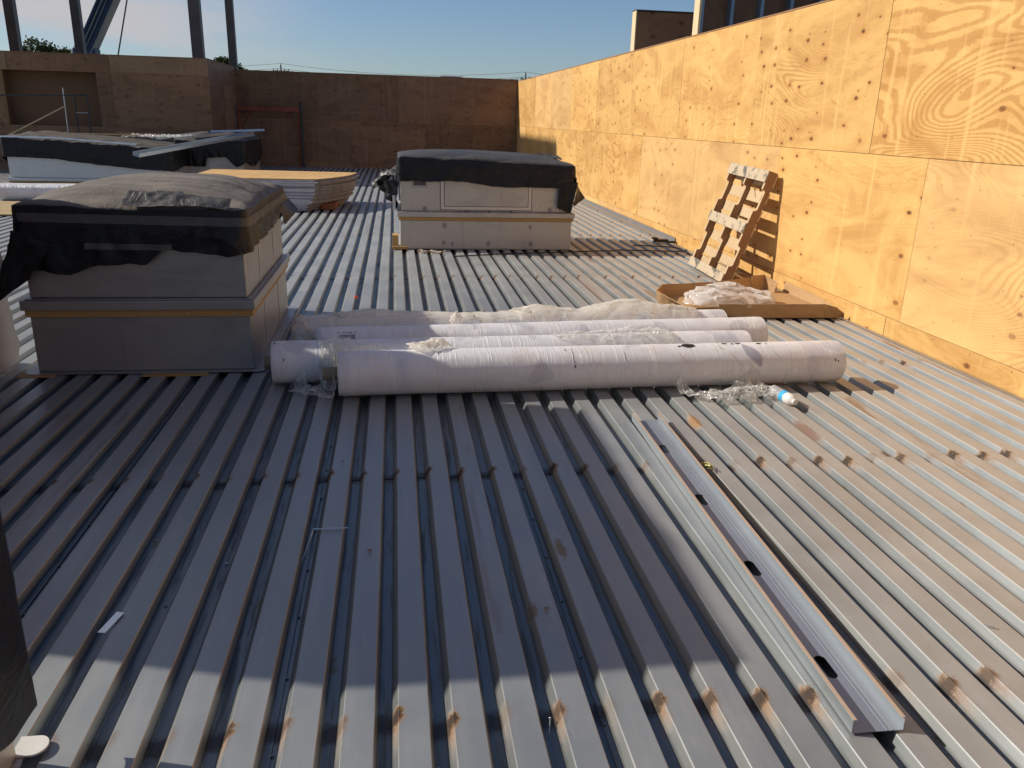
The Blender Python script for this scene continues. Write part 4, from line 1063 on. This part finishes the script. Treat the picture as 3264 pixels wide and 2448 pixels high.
# ------------------------------------------------------------------ laths and studs on the far covers
small('wood_lath', 'long thin yellow lath lying along the top of the wide far cover', 'lath', lambda b: b.box(-7.6, -5.55, 19.35, 19.43, 1.045, 1.062), M_lath)
small('wood_lath', 'short brown lath at the back on top of the wide far cover', 'lath', lambda b: b.box(-6.3, -5.3, 20.3, 20.38, 1.05, 1.07), M_palb)
def cstud(label, p0, p1, w_=.09, h_=.035, roll_=0.):
    A, B = Vector(p0), Vector(p1); ax = (B-A); L = ax.length; ax.normalize()
    side_ = ax.cross(Vector((0,0,1))).normalized(); up_ = side_.cross(ax)
    M = Matrix(((side_.x, ax.x, up_.x, A.x), (side_.y, ax.y, up_.y, A.y), (side_.z, ax.z, up_.z, A.z), (0,0,0,1))) @ Matrix.Rotation(roll_, 4, 'Y')
    b = MB(); b.box(0, w_, 0, L, 0, .002); b.box(0, .002, 0, L, .002, h_); b.box(w_-.002, w_, 0, L, .002, h_)
    b.box(.002, .012, 0, L, h_-.002, h_); b.box(w_-.012, w_-.002, 0, L, h_-.002, h_)
    o = b.build('metal_stud', M_stud, M=M); return tag(o, label, 'metal stud', 'loose studs on the far covers')
cstud('long grey stud jutting toward the camera off the far covers', (-5.06,17.2,.735), (-3.50,21.0,1.085), .15, .07, .25)
cstud('grey stud lying just behind the jutting one on the far covers', (-4.85,19.7,.97), (-3.62,22.3,1.115), .14, .06)
cstud('short pale stud crosswise on the left of the stud heap', (-5.3,19.8,.96), (-4.5,20.9,1.10), .16, .04)
cstud('grey stud at the back right of the stud heap, overhanging the cover', (-4.4,21.0,1.07), (-3.30,22.0,1.12), .12, .05, -.3)
cstud('thin grey stud on top in the middle of the stud heap', (-4.75,20.6,1.06), (-3.8,21.6,1.12), .06, .03, .5)
cstud('stud tipped on edge at the right of the stud heap', (-4.05,20.9,1.03), (-3.5,21.9,1.10), .09, .04, 1.1)
film('plastic_film', 'crumpled shiny foil scraps on top of the far covers', [(-5.9,19.4,.15,.02),(-5.4,19.5,.3,.05),(-4.95,19.6,.25,.04),(-4.6,20.2,.2,.03)], .09, 7, M_film, 61.0, 60, 14, follow=False, flat=.97)
small('plastic_bag', 'small clear plastic bag hanging where the two far covers meet', 'bag', lambda b: b.tube([(-5.03,20.25,.66),(-5.0,20.24,.60),(-5.02,20.22,.52),(-4.98,20.23,.46),(-5.0,20.24,.42)], [.03,.06,.05,.07,.02], 12), M_film, True)
small('plywood_sheet', 'tan sheet lying on the deck in front of the far left roll', 'board', lambda b: b.box(-7.6, -4.4, 13.3, 15.2, .012, .03), M_lath)

# ------------------------------------------------------------------ scaffold frames
sf = thing('scaffold_frame', 'thin grey pipe frame standing before the dark recess on the left', 'scaffold', (-8, 22.55, 0))
def px(x, z, Y=22.55, Y0=20.0): return (x*Y/Y0, Y, 1.597+(z-1.597)*Y/Y0)
for nm, a_, b_, r_ in (('rail', px(-8.9,1.79), px(-6.68,1.85), .018), ('post', px(-7.18,1.99), (px(-7.20,1)[0], 22.55, 0), .016), ('post', px(-6.965,1.84), (px(-6.99,1)[0], 22.56, 0), .02), ('post', px(-6.70,1.84), (px(-6.74,1)[0], 22.55, 0), .02), ('rail', px(-6.965,1.48), px(-6.71,1.48), .012)):
    b = MB(); b.tube([a_, b_], r_, 8); rel(b.build(nm, M_dkgreen if r_ > .017 else M_stud), sf)
small('leaning_pole', 'thin pale pole sloping down to the left before the dark recess', 'pole', lambda b: b.tube([px(-7.2,1.60,22.5), px(-8.2,1.09,22.5), px(-9.4,.48,22.5)], .015, 8), M_cream)
of = thing('scaffold_frame', 'orange scaffold frame with a dark right post against the far shaded wall', 'scaffold', (-3.8, 26.7, 0))
b = MB(); b.box(-4.70, -2.86, 26.66, 26.72, 1.64, 1.76); rel(b.build('top_rail', M_orange), of)
for x, r_, m_, z1 in ((-4.66,.035,M_orange,1.64), (-2.90,.03,M_orange,1.64), (-2.80,.045,M_dkgreen,1.92), (-4.74,.03,M_dkgreen,1.80)):
    b = MB(); b.tube([(x, 26.69 if m_ is M_orange else 26.64, 0.0), (x, 26.69 if m_ is M_orange else 26.64, z1)], r_, 8); rel(b.build('post', m_), of)
for xa, xb in ((-4.62,-4.25), (-2.94,-3.30)):
    b = MB(); b.tube([(xa, 26.69, 1.15), (xb, 26.69, 1.63)], .02, 8); rel(b.build('brace', M_orange), of)

# ------------------------------------------------------------------ steel columns
def column(label, x, y, w_, tiltx=0.0):
    t = thing('steel_column', label, 'steel column', (x, y, 0), group='steel columns above the plywood walls')
    b = MB(); h = w_/2; tf = .016
    b.box(-h, h, -h, h, -2, 9.5); rel_o = b.build('shaft', M_steel, t, bevel=.01)
    b = MB(); b.box(-h-.05, h+.05, -h-.05, h+.05, 9.502, 9.53); b.build('cap_plate', M_steel, t)
    return t
column('leftmost steel column rising behind the bay wall', -13.62, 34.0, .33)
column('steel column just left of the blue crane boom', -11.06, 33.0, .29)
column('thick steel column at the corner of the bay wall', -6.38, 30.0, .35)
column('thinner steel column rising behind the far shaded wall', -5.46, 31.0, .25)

# ------------------------------------------------------------------ crane
cr = thing('crane', 'dark blue crane boom slanting up beyond the bay wall on the left', 'crane', (-14.6, 45, -6))
def at45(cx_, cy_): return (cx_, 45, cy_)
def beam(name, A, B, w_, dpt, mat, extra=0):
    A, B = Vector(A), Vector(B); ax = (B-A); L = ax.length; ax.normalize(); s_ = Vector((0,1,0)); n_ = ax.cross(s_).normalized()
    M = Matrix(((ax.x, s_.x, n_.x, A.x), (ax.y, s_.y, n_.y, A.y), (ax.z, s_.z, n_.z, A.z), (0,0,0,1)))
    b = MB(); b.box(0, L, -dpt/2, dpt/2, -w_/2, w_/2, M=M); return rel(b.build(name, mat, bevel=.015), cr), M, L
_, BM_, BL_ = beam('boom', (-14.95,45,4.0), (-12.2,45,8.9), .62, .7, M_crane)
for off, m_, w_ in ((-.33, M_craneg, .05), (.31, M_crane, .10)):
    b = MB(); b.box(-.1, BL_, -.42, .42, off-w_/2, off+w_/2, M=BM_); rel(b.build('boom_flange', m_, bevel=.01), cr)
b = MB()
b.box(0, BL_, -.46, -.35, -.06, -.04, M=BM_); b.box(0, BL_, -.46, -.35, .10, .14, M=BM_); rel(b.build('hydraulic_line', M_craneg), cr)
b = MB(); b.box(-15.35, -14.30, 44.6, 45.4, 3.3, 4.32); rel(b.build('boom_foot', M_crane, bevel=.04), cr)
b = MB(); b.tube([(-15.5,44.9,3.9), (-15.15,44.9,4.55)], .12, 8); rel(b.build('cylinder', M_craneg), cr)
b = MB(); b.box(-17.5, -13.2, 43.7, 46.3, -4.6, 3.3); b.box(-19, -11.5, 43.5, 46.5, -5.6, -4.7); rel(b.build('carrier', M_crane, bevel=.05), cr)
b = MB(); b.tube([(-12.1,45,8.9), (-13.37,45,4.12), (-14.0,45,1.2)][:0] or [(-12.68,45,6.58),(-13.37,45,4.12),(-13.7,45,2.9)], .035, 6); b.tube([(-12.68,45,6.58),(-12.2,45,8.5)], .035, 6); rel(b.build('hoist_rope', M_steel), cr)
for x in (-18, -15.5, -13):
    b = MB(); b.tube([(x, 43.3, -5.4), (x, 46.7, -5.4)], .6, 20); rel(b.build('wheel', M_black), cr)

# ------------------------------------------------------------------ distance
def tree(label, x, y, base, h, rad, seed, lobes):
    t = thing('tree', label, 'tree', (x, y, base), group='trees beyond the walls'); rg = random.Random(seed)
    b = MB(); b.tube([(0,0,0), (.1,.1,h*.35), (-.1,0,h*.7)], [h*.03, h*.024, h*.012], 8)
    for i in range(7):
        a = rg.uniform(0, 6.28); b.tube([(0,0,h*(.4+.04*i)), (math.cos(a)*rad*.4, math.sin(a)*rad*.4, h*(.62+.03*i)), (math.cos(a)*rad*.7, math.sin(a)*rad*.7, h*(.74+.03*i))], [h*.014, h*.009, h*.004], 6)
    b.build('trunk', M_bark, t)
    b = MB()
    for lx, ly, lz, lr in lobes:
        for c in range(70):
            d_ = Vector((rg.gauss(0,1), rg.gauss(0,1), rg.gauss(0,1))).normalized()
            cc = Vector((lx,ly,lz)) + d_*lr*rg.uniform(.45, 1.08)
            for q in range(26):
                p = cc + Vector((rg.gauss(0,.20), rg.gauss(0,.20), rg.gauss(0,.14)))*lr*.9
                s = rg.uniform(.10, .22); a = Vector((rg.uniform(-1,1), rg.uniform(-1,1), rg.uniform(-1,1))).normalized(); c2_ = a.cross(Vector((rg.uniform(-1,1),.3,.8))).normalized()
                b.face([p-a*s, p+c2_*s*.6, p+a*s, p-c2_*s*.6])
    b.build('crown', M_leaf, t)
tree('bushy green tree left of the others above the bay wall', -30.2, 80, -6, 13.2, 3.2, 1, [(-1.4,0,11.1,1.1),(-.1,0,11.7,1.35),(1.1,0,11.3,1.2),(2.2,.3,10.7,1.0),(-2.6,0,10.4,1.0),(.3,.5,10.2,1.7)])
tree('green tree just left of the crane boom foot', -27.0, 80, -6, 12.6, 2.6, 2, [(-.8,0,11.4,1.0),(.4,0,11.4,1.05),(1.6,0,10.9,1.0),(0,0,10.3,1.5)])
tree('small tree top between the two right columns', -14.4, 80, -6, 12.0, 2.0, 3, [(-.6,0,11.4,.75),(.2,0,10.9,.85),(1.0,0,10.4,.8),(-2.2,0,10.6,.8),(-.6,0,10,1.4)])

def upole(label, x, y, top, arm):
    t = thing('utility_pole', label, 'utility pole', (x, y, -6), group='utility poles beyond the far wall')
    b = MB(); b.tube([(0,0,0), (0,0,top+6)], [.22,.15], 8); b.build('shaft', M_pole, t)
    b = MB(); b.box(-arm/2, arm/2, -.08, .08, top+6-1.35, top+6-1.18); b.tube([(-.6,.1,top+6-1.35),(0,.1,top+6-2.1)], .05, 5); b.tube([(.6,.1,top+6-1.35),(0,.1,top+6-2.1)], .05, 5); b.build('crossarm', M_pole, t)
    b = MB()
    for xx in (-arm/2+.15, -.8, .8, arm/2-.15): b.tube([(xx,0,top+6-1.18),(xx,0,top+6-.75)], .09, 6)
    b.tube([(0,0,top+6),(0,0,top+6.35)], .09, 6); b.build('insulators', M_pole, t)
    return t
upole('utility pole with a cross arm above the middle of the far shaded wall', -25.0, 200, 11.8, 3.6)
upole('utility pole at the corner where the far wall meets the sunny wall', 30.8, 200, 11.9, 2.4)
pwv = thing('power_line', 'thin sagging power lines crossing the sky over the far wall', 'power line')
for dz, yo in ((.35, 0), (-.75, -1.2), (-.95, 1.2)):
    for xa, za, xb, zb, sag in ((-75, 10.2, -25, 11.8, 1.0), (-25, 11.8, 30.8, 11.9, 1.5), (30.8, 11.9, 85, 12.0, 1.5)):
        pts = [(lerp(xa,xb,i/16), 200+yo, lerp(za,zb,i/16)+dz-sag*(1-(2*i/16-1)**2)) for i in range(17)]
        b = MB(); b.tube(pts, .035, 5); b.build('wire', simple('wire_grey', (.12,.13,.14), .6) if (dz, xa) == (.35, -75) else bpy.data.materials['wire_grey'], pwv)
hs = thing('house', 'house with a pale ribbed metal roof just showing over the far wall', 'house', (13.8, 200, -6))
b = MB(); b.box(-4.5, 4.5, -4, 4, 0, 12.5); b.build('wall', M_wall, hs)
b = MB(); b.face([(-3.2,-4.6,16.5),(2.2,-4.6,16.5),(2.0,0,17.05),(-2.7,0,17.05)]); b.face([(-3.2,4.6,16.5),(2.2,4.6,16.5),(2.0,0,17.05),(-2.7,0,17.05)][::-1])
b.box(-4.8, 4.8, -4.4, 4.4, 12.5, 16.3)
for i in range(12): x = -3.0+i*.46; b.box(x, x+.10, -4.6, -4.5, 16.3, 16.52)
b.build('roof', M_roofm, hs)
for x in (-2.5, 1.5):
    b = MB(); b.box(x, x+1.2, -4.03, -4.004, 7, 9); b.build('window', M_black, hs)
